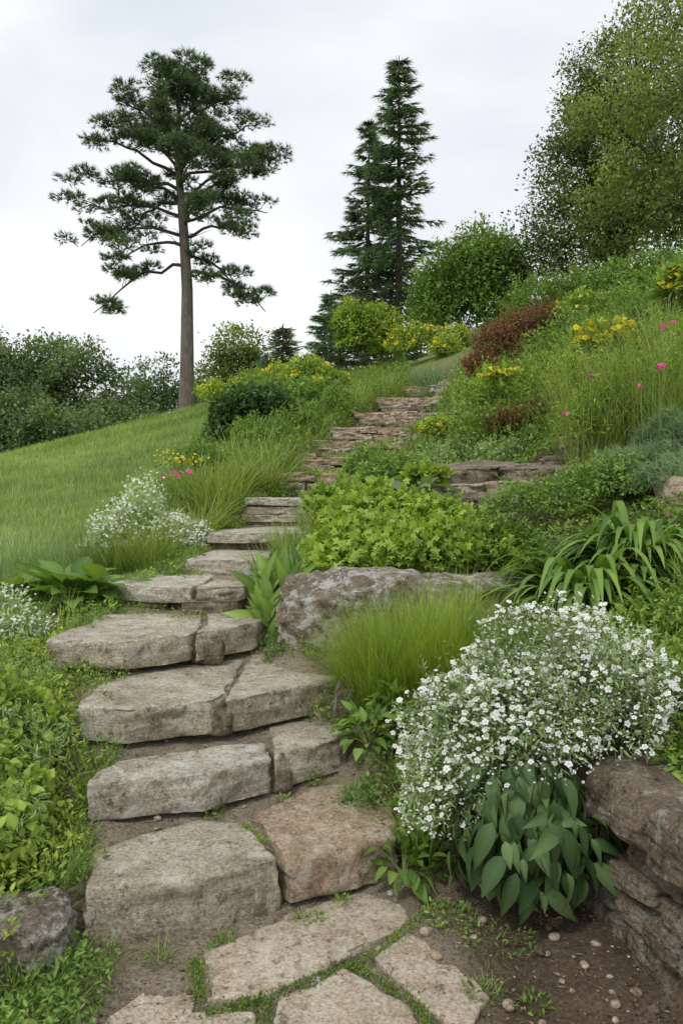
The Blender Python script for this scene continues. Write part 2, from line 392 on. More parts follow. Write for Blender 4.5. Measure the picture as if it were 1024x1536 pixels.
# ------------------------------------------------------------------ ground
def axis(segs):
    r=[segs[0][0]]
    for a,b,s in segs:
        n=max(1,int(round((b-a)/s))); r+=list(np.linspace(a,b,n+1)[1:])
    return np.array(r)
xs=axis([(-500,-60,60),(-60,-16,2),(-16,-5,.3),(-5,-2,.08),(-2,1.6,.028),(1.6,4,.08),(4,16,.4),(16,60,3),(60,500,60)])
ys=axis([(-60,0,6),(0,2,.2),(2,6.2,.028),(6.2,9.5,.05),(9.5,22,.09),(22,42,.5),(42,130,6),(130,900,90)])
GX,GY=np.meshgrid(xs,ys); gx=GX.ravel(); gy=GY.ravel(); gz=terr(gx,gy)
Pg=np.stack([gx,gy,gz],-1)
gz=gz+fbm(Pg*9,51,3)*.014*(np.abs(gx)<3)*(gy<8)
Pg[:,2]=gz
nx=len(xs);ny=len(ys)
I=np.arange(nx*ny).reshape(ny,nx)
F=np.stack([I[:-1,:-1],I[:-1,1:],I[1:,1:],I[1:,:-1]],-1).reshape(-1,4)
def soil_mask(x,y):
    xl=np.interp(y,CY,CL); xr=np.interp(y,CY,CR)
    st=sstep(xl-.35,xl-.1,x)*(1-sstep(xr+.05,xr+.3,x))*(1-sstep(19,23,y))
    st=np.where(y<3.2,sstep(-1.2,-.95,x)*(1-sstep(.25,.6,x)),st)
    m=np.maximum(st,((x>xr)*(y<9)*(x<3.5)).astype(float)); m=np.where(y<3.2,sstep(-1.2,-.95,x),m)
    return .5*m+.5*np.minimum(st,m)
sm=soil_mask(gx,gy)
m,nt,nd,lk=newmat('ground_soil_and_turf')
a=nd.new('ShaderNodeAttribute'); a.attribute_name='t'
f1=nd.new('ShaderNodeMapRange'); f1.inputs[1].default_value=0; f1.inputs[2].default_value=.5; lk.new(a.outputs['Fac'],f1.inputs[0])
f2=nd.new('ShaderNodeMapRange'); f2.inputs[1].default_value=.5; f2.inputs[2].default_value=1; lk.new(a.outputs['Fac'],f2.inputs[0])
tc=nd.new('ShaderNodeTexCoord'); v=tc.outputs['Object']
n1=noise(nd,lk,3,8,.7,v); r1=ramp(nd,[(.3,(.12,.085,.058)),(.55,(.21,.155,.108)),(.75,(.30,.235,.17))]); lk.new(n1.outputs[0],r1.inputs[0])
r1b=ramp(nd,[(.3,(.28,.22,.155)),(.5,(.40,.33,.245)),(.7,(.50,.43,.34))]); lk.new(n1.outputs[0],r1b.inputs[0])
mp_=nd.new('ShaderNodeMixRGB'); lk.new(f2.outputs[0],mp_.inputs[0]); lk.new(r1.outputs[0],mp_.inputs[1]); lk.new(r1b.outputs[0],mp_.inputs[2])
n2=noise(nd,lk,75,5,.85,v); r2=ramp(nd,[(.35,(.4,.4,.4)),(.65,(1.45,1.45,1.45))]); lk.new(n2.outputs[0],r2.inputs[0])
mu=nd.new('ShaderNodeMixRGB'); mu.blend_type='MULTIPLY'; mu.inputs[0].default_value=1; lk.new(mp_.outputs[0],mu.inputs[1]); lk.new(r2.outputs[0],mu.inputs[2])
n3=noise(nd,lk,.6,8,.7,v); r3=ramp(nd,[(.3,(.13,.20,.05)),(.7,(.26,.32,.10))]); lk.new(n3.outputs[0],r3.inputs[0])
mx=nd.new('ShaderNodeMixRGB'); lk.new(f1.outputs[0],mx.inputs[0]); lk.new(r3.outputs[0],mx.inputs[1]); lk.new(mu.outputs[0],mx.inputs[2])
p=nd.new('ShaderNodeBsdfPrincipled'); p.inputs['Roughness'].default_value=.95; p.inputs['Specular IOR Level'].default_value=.1
lk.new(mx.outputs[0],p.inputs['Base Color'])
b=nd.new('ShaderNodeBump'); b.inputs['Strength'].default_value=.9; b.inputs['Distance'].default_value=.025; lk.new(n2.outputs[0],b.inputs['Height']); lk.new(b.outputs[0],p.inputs['Normal'])
o=nd.new('ShaderNodeOutputMaterial'); lk.new(p.outputs[0],o.inputs[0]); M_ground=m
g=MB(); g.add(Pg,F,sm,M_ground); g.build('ground_terrain')
# ------------------------------------------------------------------ stones
def slab(mb,poly,ztop,th,mat,seed=0,rough=.009,tilt=(0,0),edge=.022):
    p=np.array(poly,float); c=p.mean(0); n=220
    e=np.roll(p,-1,0)-p; L=np.linalg.norm(e,axis=1); cum=np.concatenate([[0],np.cumsum(L)]); tot=cum[-1]
    s=np.linspace(0,tot,n,endpoint=False); i=np.clip(np.searchsorted(cum,s,side='right')-1,0,len(p)-1)
    O=p[i]+e[i]*((s-cum[i])/L[i])[:,None]
    O=(np.roll(O,1,0)+2*O+np.roll(O,-1,0))/4
    dirs=nrm(O-c)
    q=np.concatenate([O*3,np.full((n,1),seed*3.7)],1)
    O=O+dirs*(fbm(q*1.3,seed,2)*edge*.8+fbm(q*5,seed+5,4)*edge*.6)[:,None]
    rings=[]
    for k,(tt,inn) in enumerate([(1.,.004),(.87,.0),(.74,.002),(.6,0),(.46,.002),(.33,0),(.2,.0),(.1,.001),(.03,.003),(0,.009)]):
        rings.append((O-dirs*inn,-th*tt))
    for sc in (.96,.90,.82,.73,.63,.52,.41,.29,.17,.05): rings.append((c+(O-dirs*.009-c)*sc,0))
    V=[]
    for k,(R2,z) in enumerate(rings): V.append(np.concatenate([R2,np.full((n,1),z)],1))
    V=np.concatenate(V); Vn=V+[0,0,seed*1.3]
    d=fbm(Vn*[10,10,34],seed+9,4)*rough*1.4+fbm(Vn*[3,3,6],seed+3,2)*rough*.8
    side=np.zeros(len(V)); side[:n*9]=1
    rad=nrm(np.concatenate([V[:,:2]-c,np.zeros((len(V),1))],1))
    V=V+rad*(d*side*2.0)[:,None]; V[:,2]+=d*(1-side)*.6+fbm(Vn*[2,2,0.001],seed+2,2)*rough*.9
    chip=np.clip(fbm(Vn*[7,7,.001],seed+14,3)-.14,0,1)*.11; V[n*8:n*10,2]-=chip[n*8:n*10]*.5; V[n*6:n*10]-=rad[n*6:n*10]*(chip[n*6:n*10]*.6)[:,None]
    V[:,2]+=ztop+(V[:,0]-c[0])*tilt[0]+(V[:,1]-c[1])*tilt[1]
    F=[]; K=len(rings); a=np.arange(n); b_=(a+1)%n
    for k in range(K-1): F.append(np.stack([k*n+a,k*n+b_,(k+1)*n+b_,(k+1)*n+a],1))
    mb.add(V,np.concatenate(F),.5,mat)
    V2=V[-n:]; cc=np.vstack([V2,V2.mean(0)]); mb.add(cc,np.stack([a,b_,np.full(n,n)],1),.5,mat)
def make_slab(name,*a,**k):
    mb=MB(); slab(mb,*a,**k); return mb.build(name)
SN='stone_step'
make_slab(SN,[(-.89,2.74),(-.55,2.82),(-.22,2.98),(-.28,3.10),(-.42,3.33),(-.62,3.38),(-.97,3.05)],.215,.26,M_slab,1)
make_slab(SN,[(-.195,2.99),(.06,3.08),(.21,3.20),(.24,3.38),(.14,3.78),(-.12,3.74),(-.40,3.40),(-.26,3.12)],.215,.17,M_slabr,2)
make_slab(SN,[(-1.05,3.28),(-.6,3.39),(-.33,3.60),(-.35,3.84),(-.6,3.78),(-1.03,3.56)],.395,.16,M_slabw,3)
make_slab(SN,[(-.305,3.62),(.0,3.85),(.05,4.0),(.0,4.4),(-.40,4.25),(-.33,3.84)],.40,.155,M_slab,4)
make_slab(SN,[(-1.26,3.78),(-1.0,3.71),(-.63,3.87),(-.585,4.0),(-.60,4.85),(-1.2,4.75),(-1.27,4.1)],.585,.16,M_slab,5)
make_slab(SN,[(-.565,3.89),(-.3,4.09),(-.01,4.31),(-.03,4.75),(-.3,5.25),(-.58,5.1)],.59,.165,M_slab,6)
make_slab(SN,[(-1.66,4.43),(-1.2,4.37),(-.88,4.59),(-.85,4.85),(-.95,5.4),(-1.58,5.4)],.785,.155,M_slab,7)
make_slab(SN,[(-.845,4.60),(-.52,4.97),(-.52,5.45),(-.92,5.45),(-.82,4.9)],.79,.165,M_slab,8)
make_slab(SN,[(-1.66,5.7),(-1.3,5.47),(-1.02,5.42),(-.98,5.85),(-1.0,6.4),(-1.55,6.4)],.96,.11,M_slabw,9)
make_slab(SN,[(-.99,5.38),(-.66,5.46),(-.62,5.75),(-.94,5.95)],.96,.085,M_slab,10)
make_slab(SN,[(-1.08,5.30),(-.70,5.36),(-.66,5.6),(-1.0,5.65)],.87,.12,M_rock,11)
make_slab(SN,[(-1.24,6.3),(-.62,6.25),(-.58,7.3),(-1.18,7.3)],1.075,.12,M_slabw,12)
make_slab(SN,[(-1.24,7.28),(-.8,7.22),(-.33,7.3),(-.33,8.4),(-1.2,8.4)],1.24,.09,M_slabw,13)
make_slab(SN,[(-1.2,7.34),(-.36,7.36),(-.33,7.9),(-1.15,7.9)],1.145,.12,M_rock,14)
mb=MB()
for k,(dx,z,s) in enumerate([(0,1.55,0),(.03,1.462,.02),(-.02,1.375,-.03),(.02,1.29,.03)]):
    slab(mb,[(-1.05+dx,8.5+s),(-.6,8.44+s),(-.16+dx,8.5),(-.15,9.6),(-1.0,9.6)],z,.078,M_slabw if k==0 else M_slab,15+k)
mb.build(SN)
k=20
for j,(xl,yl,xr,yr,z) in enumerate(STEPS[8:]):
    mb=MB(); w=xr-xl; cut=xl+w*RS.uniform(.35,.65); ym=yl+(yr-yl)*.4+RS.uniform(-.1,.1)
    dd=1.2; zb=STEPS[7+j][4]; rise=z-zb; r3=lambda a:RS.uniform(-a,a)
    slab(mb,[(xl-.15,yl),(cut-.02,ym+r3(.1)),(cut-.04,ym+dd),(xl-.05,yl+dd)],z+.04,.11,[M_slab,M_slabw,M_slabr][k%3],k,.02,edge=.08)
    slab(mb,[(cut+.02,ym-.04),(xr+.12,yr+r3(.1)),(xr+.05,yr+dd),(cut,ym+dd)],z+.03,.12,[M_slabw,M_slab,M_slabr][k%3],k+1,.02,edge=.08)
    nl=max(1,int(round((rise-.1)/.11)))
    for q in range(nl):
        zz=z-.09-.11*q; fr=.08+.16*(q+1)+r3(.05); a0=xl+r3(.1)-.05; a1=xr+r3(.2); mm=(a0+a1)/2+r3(.3)
        slab(mb,[(a0,yl-fr*.6+.05),(mm,ym-fr),(mm,ym+.6),(a0,yl+.6)],zz,.14,[M_rock,M_slabr,M_slab][(k+q)%3],k+50+q,.025,edge=.08)
        slab(mb,[(mm+.03,ym-fr+.08),(a1,yr-fr*.7+.08),(a1,yr+.6),(mm+.03,ym+.6)],zz-.015,.14,[M_rock,M_slab,M_slabr][(k+q)%3],k+60+q,.025,edge=.08)
    mb.build(SN); k+=3
_ico={}
def ico(sub):
    if sub not in _ico:
        bm=bmesh.new(); bmesh.ops.create_icosphere(bm,subdivisions=sub,radius=1)
        bm.verts.ensure_lookup_table()
        _ico[sub]=(np.array([v.co[:] for v in bm.verts]),np.array([[v.index for v in f.verts] for f in bm.faces])); bm.free()
    return _ico[sub]
def rock(mb,c,r,mat,seed,sub=5,rz=0,cuts=9,rough=.10,box=0,fine=.35):
    V,F=ico(sub); V=V.copy(); rr=np.random.RandomState(seed)
    if box:
        V=V/(np.sum(np.abs(V)**(2+box*14),axis=1)**(1/(2+box*14)))[:,None]
    for _ in range(cuts):
        n=rr.normal(size=3); n/=np.linalg.norm(n); d=rr.uniform(.62,.85)+(.33 if box else 0)
        k=V@n; V=V-np.outer(np.maximum(k-d,0)*.92,n)
    V=V*(1+fbm(V*1.6+seed*5,seed,4)*rough*1.6)[:,None]; V=V*(1+fbm(V*6+seed,seed+3,5)*rough*fine)[:,None]
    V=V*np.array(r); ca,sa=math.cos(rz),math.sin(rz)
    V=np.stack([V[:,0]*ca-V[:,1]*sa,V[:,0]*sa+V[:,1]*ca,V[:,2]],-1)+np.array(c)
    mb.add(V,F,.5,mat)
def mkrock(name,c,r,mat,seed,**k):
    mb=MB(); rock(mb,c,r,mat,seed,**k); return mb.build(name)
mb=MB()
for (x,y,z,r) in [(-.62,3.93,.47,.06),(-1.12,3.86,.45,.06),(-.52,3.6,.27,.06),(-.30,3.68,.27,.05),(-1.35,4.48,.66,.06),(-.8,4.72,.66,.07),(-1.3,5.6,.86,.07),(-.0,4.25,.47,.06)]:
    rock(mb,(x,y,z),(r*1.4,r,r),M_rock,k,sub=4,box=.4,cuts=4); k+=1
mb.build('wedge_stones')
FS='flagstone'
make_slab(FS,[(-.49,2.70),(-.43,2.46),(-.25,2.46),(-.05,2.63),(.18,2.83),(.40,3.1),(.14,3.16),(-.2,2.97)],.022,.05,M_flag,61,.004)
make_slab(FS,[(-.21,2.1),(-.20,2.45),(.01,2.61),(.20,2.42),(.30,2.1)],.024,.05,M_flag,62,.004)
make_slab(FS,[(.11,2.68),(.25,2.84),(.37,2.7),(.46,2.48),(.38,2.3),(.27,2.40)],.018,.05,M_flag,63,.004)
make_slab(FS,[(-.72,2.35),(-.62,2.52),(-.47,2.60),(-.45,2.4),(-.27,2.4),(-.26,2.1),(-.75,2.1)],.018,.05,M_flag,64,.004)
mkrock('boulder',(.08,5.0,.84),(.46,.34,.27),M_bould,3,rz=-.1,rough=.08,box=.22,fine=1.,sub=6,cuts=7)
mkrock('boulder',(.85,5.05,.86),(.40,.3,.21),M_bould,5,rz=.2,box=.3,fine=.8,sub=6)
mkrock('boulder',(.03,4.12,.5),(.09,.10,.16),M_wall,6)
mkrock('boulder',(-1.14,2.62,.05),(.23,.15,.18),M_bould,8,rz=.3,box=.22,fine=1.,sub=6)
def ledge(x,y,z,w,d,h,n,seed,mats=(M_bould,M_rock,M_slabr)):
    mb=MB()
    for q in range(n):
        ww=w*(1+.15*q)*RS.uniform(.85,1.1); ox=RS.uniform(-.1,.1)*w; fy=y-.09*q
        slab(mb,[(x-ww+ox,fy+.08),(x-ww*.3+ox,fy-.05),(x+ww*.6+ox,fy),(x+ww+ox,fy+.12),(x+ww*.8+ox,fy+d),(x-ww*.8+ox,fy+d)],z-q*h/n,h/n*1.05,mats[(q+seed)%3],seed+q*7,.024,tilt=(.04,.10),edge=.09)
    return mb.build('rock_ledge')
ledge(1.28,7.3,1.87,.50,.8,.30,2,200,(M_slab,M_bould,M_rock))
ledge(2.05,7.1,1.87,.66,.7,.38,3,211)
ledge(1.30,6.5,1.58,.32,.5,.30,2,222,(M_wall,M_rock,M_wall))
ledge(2.65,7.6,2.17,.55,.6,.30,3,233)
ledge(1.0,9.6,2.1,.35,.6,.35,3,244)
ledge(1.75,12.6,2.9,.5,.6,.5,4,255)
ledge(2.6,16.5,4.0,.6,.8,.5,4,266)
ledge(-.75,12.2,2.35,.3,.5,.3,2,277)
mkrock('boulder',(2.5,5.7,1.55),(.24,.2,.17),M_slabr,13,box=.3)
mb=MB(); s=100
def wp(t): return np.array([.99+.20*t, 2.98-.95*t])
for row,(z,h) in enumerate([(.05,.12),(.155,.10),(.25,.10),(.345,.09)]):
    t=-.10+.09*row
    while t<1.3:
        w=RS.uniform(.16,.34); c=wp(t+w/2)
        rock(mb,(c[0]+.07+.014*RS.normal(),c[1],z+.003*RS.normal()),(.12,w*.49,h*.52),[M_wall,M_rock,M_wall][s%3],s,sub=6,rz=.21,cuts=4,rough=.055,box=.45,fine=.8); s+=1; t+=w
for t0,w in ((-.08,.47),(.40,.42),(.83,.4)):
    c=wp(t0+w/2); rock(mb,(c[0]+.10,c[1],.49),(.20,w*.5,.11),M_wall,s,sub=6,rz=.21,cuts=5,rough=.06,box=.42,fine=.8); s+=1
mb.build('dry_stone_wall')
mb=MB()
for i in range(330):
    x=RS.uniform(-1.,1.0); y=RS.uniform(2.3,3.4) if i<230 else RS.uniform(3.2,5)
    if i>=230: x=RS.uniform(-1.2,0)
    elif i%2: x=RS.uniform(.3,1.0)
    r=.004+.018*RS.rand()**3
    rock(mb,(x,y,tz(x,y)+r*.4),(r*1.3,r,r*.7),[M_slabw,M_slabr,M_rock,M_flag][i%4],i+300,sub=2,rz=RS.rand()*3,cuts=3)
mb.build('pebbles')
mb=MB(); N=7500; x=RS.uniform(-1.3,1.1,N); y=2.2+3.0*RS.rand(N)**1.4
P=on_ground(x,y,.006); n=RS.normal(size=(N,3))*.35; n[:,2]+=1; d=np.cross(n,RS.normal(size=(N,3)))
S=np.stack([.006+.008*RS.rand(N),.010+.026*RS.rand(N)**2,.02+0*x],-1)
scat(mb,QL,P,frames(d,n),S,RS.rand(N),L_dry); mb.build('leaf_litter')
# ------------------------------------------------------------------ lawn
def lawn_edge(y): return np.interp(y,[3,5,6,7.5,9,12,15,20,28,34],[-3.2,-2.9,-2.6,-2.5,-2.3,-2.3,-2.5,-3.2,-4.2,-5])
mb=MB(); N=120000; y=3.5+31*RS.rand(N); y=np.where(RS.rand(N)<.3,3.5+10*RS.rand(N),y)
x=lawn_edge(y)+.6-(y*.45+1.5)*RS.rand(N)
P=on_ground(x,y,-.01); sc=np.clip(y/12,.8,2.0)
pt=fbm(P*.8,78,3)+.5*fbm(P*[.25,.25,0],79,2)
grass(mb,P,.12*sc**.6*(1+.6*fbm(P*1.3,77,2)),.0065*sc,.5,L_lawn,.47+.5*pt,BL2,.4,nf=2.5)
mb.build('lawn_grass')
mb=MB(); N=9000; y=5+14*RS.rand(N)**1.2; x=lawn_edge(y)+RS.normal(size=N)*.25
k=RS.rand(N)<.2; x=np.where(k,lawn_edge(y)-RS.rand(N)*3,x)
grass(mb,on_ground(x,y),.27,.005,.35,L_grey,.55,BL,.3); mb.build('meadow_grass')
mb=MB()
LP=[(-2.7,9),(-1.1,9),(-.7,10.5),(-.4,12),(-.2,14),(.3,16),(1.,18),(1.8,20),(2,26),(-4.5,30),(-3.2,20),(-2.5,13)]
cover('',LP,28000,QL,.07,L_fresh,.38,.5,.1,.6,1.2,mb)
grass(mb,on_ground(*sample_poly(LP,10000)),.40,.010,.35,L_grass,.5,BL,.3)
mb.build('groundcover')
mb=MB()
RB=[(.7,10.5),(1.1,12),(1.6,14),(2.1,16),(2.6,18),(3.3,20),(4,27),(16,27),(10,14),(6,8),(4.2,5.5),(2.9,5.6),(2.6,7.8),(1.6,8.2),(.3,8.8)]
cover('',RB,48000,QL,.07,L_fresh,.45,.42,.1,.6,1.2,mb)
grass(mb,on_ground(*sample_poly(RB,12000)),.5,.010,.35,L_grass,.5,BL,.3)
mb.build('groundcover')
# ------------------------------------------------------------------ left bed (near)
LB=[(-2.6,2.2),(-1.12,2.2),(-.96,2.75),(-1.02,3.1),(-1.10,3.45),(-1.28,3.85),(-1.60,4.25),(-1.68,4.9),(-1.72,5.4),(-2.9,5.6),(-3.2,4)]
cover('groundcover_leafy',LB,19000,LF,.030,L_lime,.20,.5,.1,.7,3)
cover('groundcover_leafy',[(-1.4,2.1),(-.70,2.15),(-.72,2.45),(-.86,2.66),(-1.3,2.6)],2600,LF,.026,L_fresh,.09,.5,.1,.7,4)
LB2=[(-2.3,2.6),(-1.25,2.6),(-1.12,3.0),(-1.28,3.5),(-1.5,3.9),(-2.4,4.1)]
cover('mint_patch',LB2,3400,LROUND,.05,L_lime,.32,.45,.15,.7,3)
mb=MB(); grass(mb,on_ground(*sample_poly(LB,3600)),.24,.0035,.5,L_grass,.6,BL,.5); mb.build('weed_grass')
bush('lady_mantle',[(-1.75,3.3,.45,.38,.3,.22),(-1.6,3.75,.5,.28,.25,.2),(-2.1,3.9,.5,.4,.3,.25),(-1.42,3.2,.3,.2,.2,.18)],4600,LROUND,.042,L_lime,0,.8,tint=.5,ns=.5,sprigs=110)
bush('feathery_herb',[(-1.45,3.5,.42,.22,.25,.20),(-1.7,4.1,.55,.25,.25,.2),(-1.3,3.0,.3,.15,.2,.16),(-1.5,2.7,.25,.25,.25,.16),(-1.9,2.8,.33,.3,.3,.2)],6500,LLONG,.032,L_grey,0,.9,.2,.5,tint=.6,sprigs=260)
bush('sedum',[(-1.95,4.5,.62,.35,.3,.14),(-2.25,5.0,.7,.4,.3,.14),(-1.7,4.15,.5,.25,.22,.15)],6000,LF,.024,L_lime,tint=.55,ns=.5,sprigs=160)
def weed(mb,x,y,r,h,n,tpl,size,mat,gr=0):
    X,Y=disk(x,y,r,n); P=on_ground(X,Y); u=RS.rand(n); P[:,2]+=h*u
    Nn=nrm(np.stack([(X-x)/r,(Y-y)/r,.6+0*X],-1)); leaves_on(mb,P,Nn,tpl,size,mat,.1,.5,.5+.2*u)
    if gr: X,Y=disk(x,y,r,gr); grass(mb,on_ground(X,Y),h*1.3,.003,.5,L_grass,.6,BL,.7,center=(x,y))
mb=MB()
for (x,y,r,h,n,g_) in [(-1.12,3.66,.10,.09,220,40),(-1.3,4.35,.13,.08,220,60),(-.98,5.3,.18,.05,250,70),(-1.35,5.4,.15,.07,220,40),(-.15,4.85,.1,.1,130,60),(-.12,3.76,.05,.05,60,30),
    (-.42,2.78,.05,.03,50,60),(-.12,2.92,.05,.03,60,50),(.0,3.04,.03,.04,30,20),(.40,2.9,.10,.03,150,50),(.55,2.75,.12,.03,120,30),(-.85,2.62,.12,.06,200,90),(-1.0,2.35,.2,.1,400,160),(-.98,2.9,.06,.08,160,80),(-1.06,3.15,.08,.09,200,60),
    (.45,2.5,.06,.03,50,60),(.6,2.45,.05,.02,60,20),(-.6,5.0,.08,.05,60,30),(-1.15,6.15,.12,.05,120,50),(-.62,2.68,.05,.05,40,30),(-.25,3.56,.04,.03,50,20),(-.55,3.42,.04,.03,50,20),(-.5,4.0,.04,.04,50,20)]:
    weed(mb,x,y,r,h,n,LF,.02,L_fresh,g_)
for i in range(180):
    y=RS.uniform(2.7,9.5); side=RS.rand()<.55
    x=(np.interp(y,CY,CL)-RS.uniform(.0,.28)) if side else (np.interp(y,CY,CR)+RS.uniform(.04,.32))
    if y<3.1 and not side: continue
    weed(mb,x,y,RS.uniform(.05,.12),RS.uniform(.04,.13),110,LF,RS.uniform(.016,.028),[L_fresh,L_lime,L_mid][i%3],35)
mb.build('edge_weeds')
mb=MB()
for i in range(120):
    y=RS.uniform(9.4,20); t=RS.rand(); x=np.interp(y,CY,CL)*(1-t)+np.interp(y,CY,CR)*t
    if .3<t<.7 and RS.rand()<.6: continue
    weed(mb,x,y,RS.uniform(.12,.3),RS.uniform(.05,.16),120,QL,.04,[L_fresh,L_lime][i%2],35)
mb.build('step_weeds')
mb=MB()
J=[((.36,2.98),(.08,2.68)),((.08,2.68),(-.18,2.47)),((.02,2.65),(.24,2.42)),((.24,2.42),(.32,2.1)),((-.22,2.45),(-.25,2.1)),((-.23,2.46),(-.42,2.38)),((-.5,2.68),(-.44,2.45)),((-.22,3.0),(-.42,3.33))]
for a_,b_ in J:
    n=420; t=RS.rand(n); w=.010+.014*np.abs(np.sin(t*9+a_[0]*20)); X=a_[0]+(b_[0]-a_[0])*t+RS.normal(size=n)*w*.8; Y=a_[1]+(b_[1]-a_[1])*t+RS.normal(size=n)*w*.8
    P=on_ground(X,Y,.012); P[:,2]+=.012*RS.rand(n); leaves_on(mb,P,nrm(RS.normal(size=(n,3))*.5+[0,0,1]),LF,.011,L_lime,0,.6,.35)
    X=a_[0]+(b_[0]-a_[0])*t[:90]+RS.normal(size=90)*w[:90]; Y=a_[1]+(b_[1]-a_[1])*t[:90]+RS.normal(size=90)*w[:90]
    grass(mb,on_ground(X,Y,.005),.03,.0022,.5,L_tuft,.4,BL2,.5)
mb.build('joint_moss')
# ------------------------------------------------------------------ right near plants
mb=MB()
n=340; D=randdir(n,-.5); c=np.array([.70,3.00,.34]); r=np.array([.28,.25,.27])
D[:,1]=-np.abs(D[:,1])*np.sign(RS.rand(n)-.2); P=c+D*r*(.6+.5*RS.rand(n))[:,None]
d=nrm(D*[1,1,.1])*.5+RS.normal(size=(n,3))*.34; d[:,2]-=.8
nn=nrm(D*[1,1,.3])+RS.normal(size=(n,3))*.35; nn[:,2]+=.45
for j,tp_ in enumerate((LBIG,LBIG2)):
    k_=np.arange(n)%2==j
    scat(mb,tp_,P[k_],frames(d[k_],nn[k_]),.12*(1+.45*RS.uniform(-1,1,k_.sum())),.42+.22*RS.normal(size=k_.sum())+.22*D[k_,2],L_hosta)
for i in range(60):
    v,f=tube(curve((.72+RS.normal()*.04,3.08,.1),P[i],5,.03),np.linspace(.004,.002,5),5); mb.add(v,f,.6,L_stem)
mb.build('hosta_plant')
mb=MB(); blobs=[(.52,3.18,.62,.27,.24,.30),(.85,3.3,.82,.36,.28,.28),(1.0,3.15,.72,.28,.25,.22),(.40,3.1,.42,.15,.16,.24),(.72,3.12,.68,.3,.25,.24),(1.12,3.35,.82,.25,.25,.22)]
bush('',blobs,17000,LLONG,.032,L_grey,0.1,.8,.45,.35,tint=.5,mb=mb,build=False,base=(.72,3.25,.15),sprigs=240)
for b_ in blobs:
    n=int(600*b_[3]/.27)
    P,Nn,u=shell(b_[:3],np.array(b_[3:])*1.12,n,.84,.35,-.3)
    cl=(fbm(P*10,88,2)>-.05)|(RS.rand(n)<.15); P=P[cl]
    flowers(mb,P,.0245,L_white,cen=L_yel,jit=.5)
    for i in range(0,len(P),3):
        v,f=tube(curve(np.array(b_[:3])+(P[i]-b_[:3])*.6,P[i],3),[.0012,.001,.0008],3); mb.add(v,f,.7,L_stem)
    P2,N2,_=shell(b_[:3],np.array(b_[3:])*1.07,1100,.85,.3,-.4); flowers(mb,P2,.010,L_white,jit=.7)
mb.build('white_flower_bush')
mb=MB()
for cx,cy,r,N in ((.40,4.35,.30,6500),(.22,4.2,.2,2800),(.64,4.4,.24,3000)):
    x,y=disk(cx,cy,r,N); P=on_ground(x,y,-.01); q=1-.35*((x-cx)**2+(y-cy)**2)/r**2
    grass(mb,P,.43*q,.0032,.40,L_tuft,.50,BL,.46,center=(cx,cy),nf=4,hv=.55)
mb.build('ornamental_grass')
def rosette(name,x,y,z,n,size,mat,tpl=LBIG,spread=.12,h=.15,droop=.4,tint=.5):
    mb=MB(); D=randdir(n,.0); P=np.array([x,y,z])+D*[spread,spread,h]*(.4+.7*RS.rand(n))[:,None]
    d=D*[1,1,.8]+RS.normal(size=(n,3))*.25; d[:,2]-=droop*.5; nn=RS.normal(size=(n,3))*.25+D*.5; nn[:,2]+=.9
    scat(mb,tpl,P,frames(d,nn),size*(1+.35*RS.uniform(-1,1,n)),tint+.2*RS.normal(size=n),mat)
    for i in range(min(n,14)):
        v,f=tube(curve((x,y,z-.02),P[i],4,.01),[.003,.003,.002,.002],4); mb.add(v,f,.7,L_stem)
    return mb.build(name)
LW=leaf(.6,.3,.35,5,.7,.9)
rosette('broadleaf_seedling',.13,3.76,.42,75,.075,L_fresh,tpl=LW,spread=.16,h=.18,tint=.6)
rosette('broadleaf_seedling',.24,3.93,.5,50,.075,L_fresh,tpl=LW,spread=.13,h=.14,tint=.6)
rosette('broadleaf_seedling',.25,3.14,.08,80,.065,L_fresh,tpl=LW,spread=.13,h=.18,tint=.5)
rosette('broadleaf_seedling',.37,3.38,.18,50,.06,L_fresh,tpl=LW,spread=.13,h=.14,tint=.45)
grass_clump('grass_tuft',.33,3.25,.07,90,.26,.009,.5,L_fresh,.7,.5)
cover('groundcover',[(.12,3.35),(.5,3.25),(1.0,3.6),(1.0,4.7),(.1,4.7),(.03,4.1)],4500,LF,.028,L_fresh,.15,.4)
bush('geranium',[(.15,5.9,1.15,.42,.35,.28),(.55,5.6,1.12,.42,.35,.26),(.95,5.7,1.15,.36,.35,.24),(.25,6.4,1.35,.45,.35,.30),(.05,5.6,1.05,.3,.25,.2),(.75,6.2,1.3,.4,.35,.24),(-.08,7.0,1.42,.25,.3,.27)],9500,LOB,.064,L_lime,.05,.55,.6,.45,tint=.48,sprigs=150)
bush('green_shrub',[(.5,7.4,1.75,.35,.3,.22),(.3,8.0,1.8,.3,.3,.25)],3000,LF,.05,L_fresh,tint=.6,sprigs=60)
rosette('hosta_plant',.62,6.6,1.55,26,.2,L_blue,tpl=LBIG,spread=.2,h=.16)
mb=MB(); n=80; x,y=disk(-.42,5.2,.14,n); P=on_ground(x,y); P[:,2]+=.28*RS.rand(n)
d=np.stack([(x+.42)*4,(y-5.2)*3-.1,.9+0*x],-1)+RS.normal(size=(n,3))*.3; nn=np.stack([(x+.42)*2,-1+0*x,.5+0*x],-1)+RS.normal(size=(n,3))*.5
scat(mb,leaf(.33,.5,.4,6,wave=.02),P,frames(d,nn),.17*(1+.4*RS.uniform(-1,1,n)),.5+.2*RS.normal(size=n),L_fresh); mb.build('broadleaf_plant')
for (x,y,r,n,h) in [(-.45,5.6,.14,220,.33),(-.3,6.3,.16,260,.35),(-.5,7.0,.12,160,.3),(-.38,5.35,.1,120,.3),(-.25,7.6,.15,200,.35)]:
    grass_clump('grass_tuft',x,y,r,n,h,.007,.45,L_grass,.6,.4)
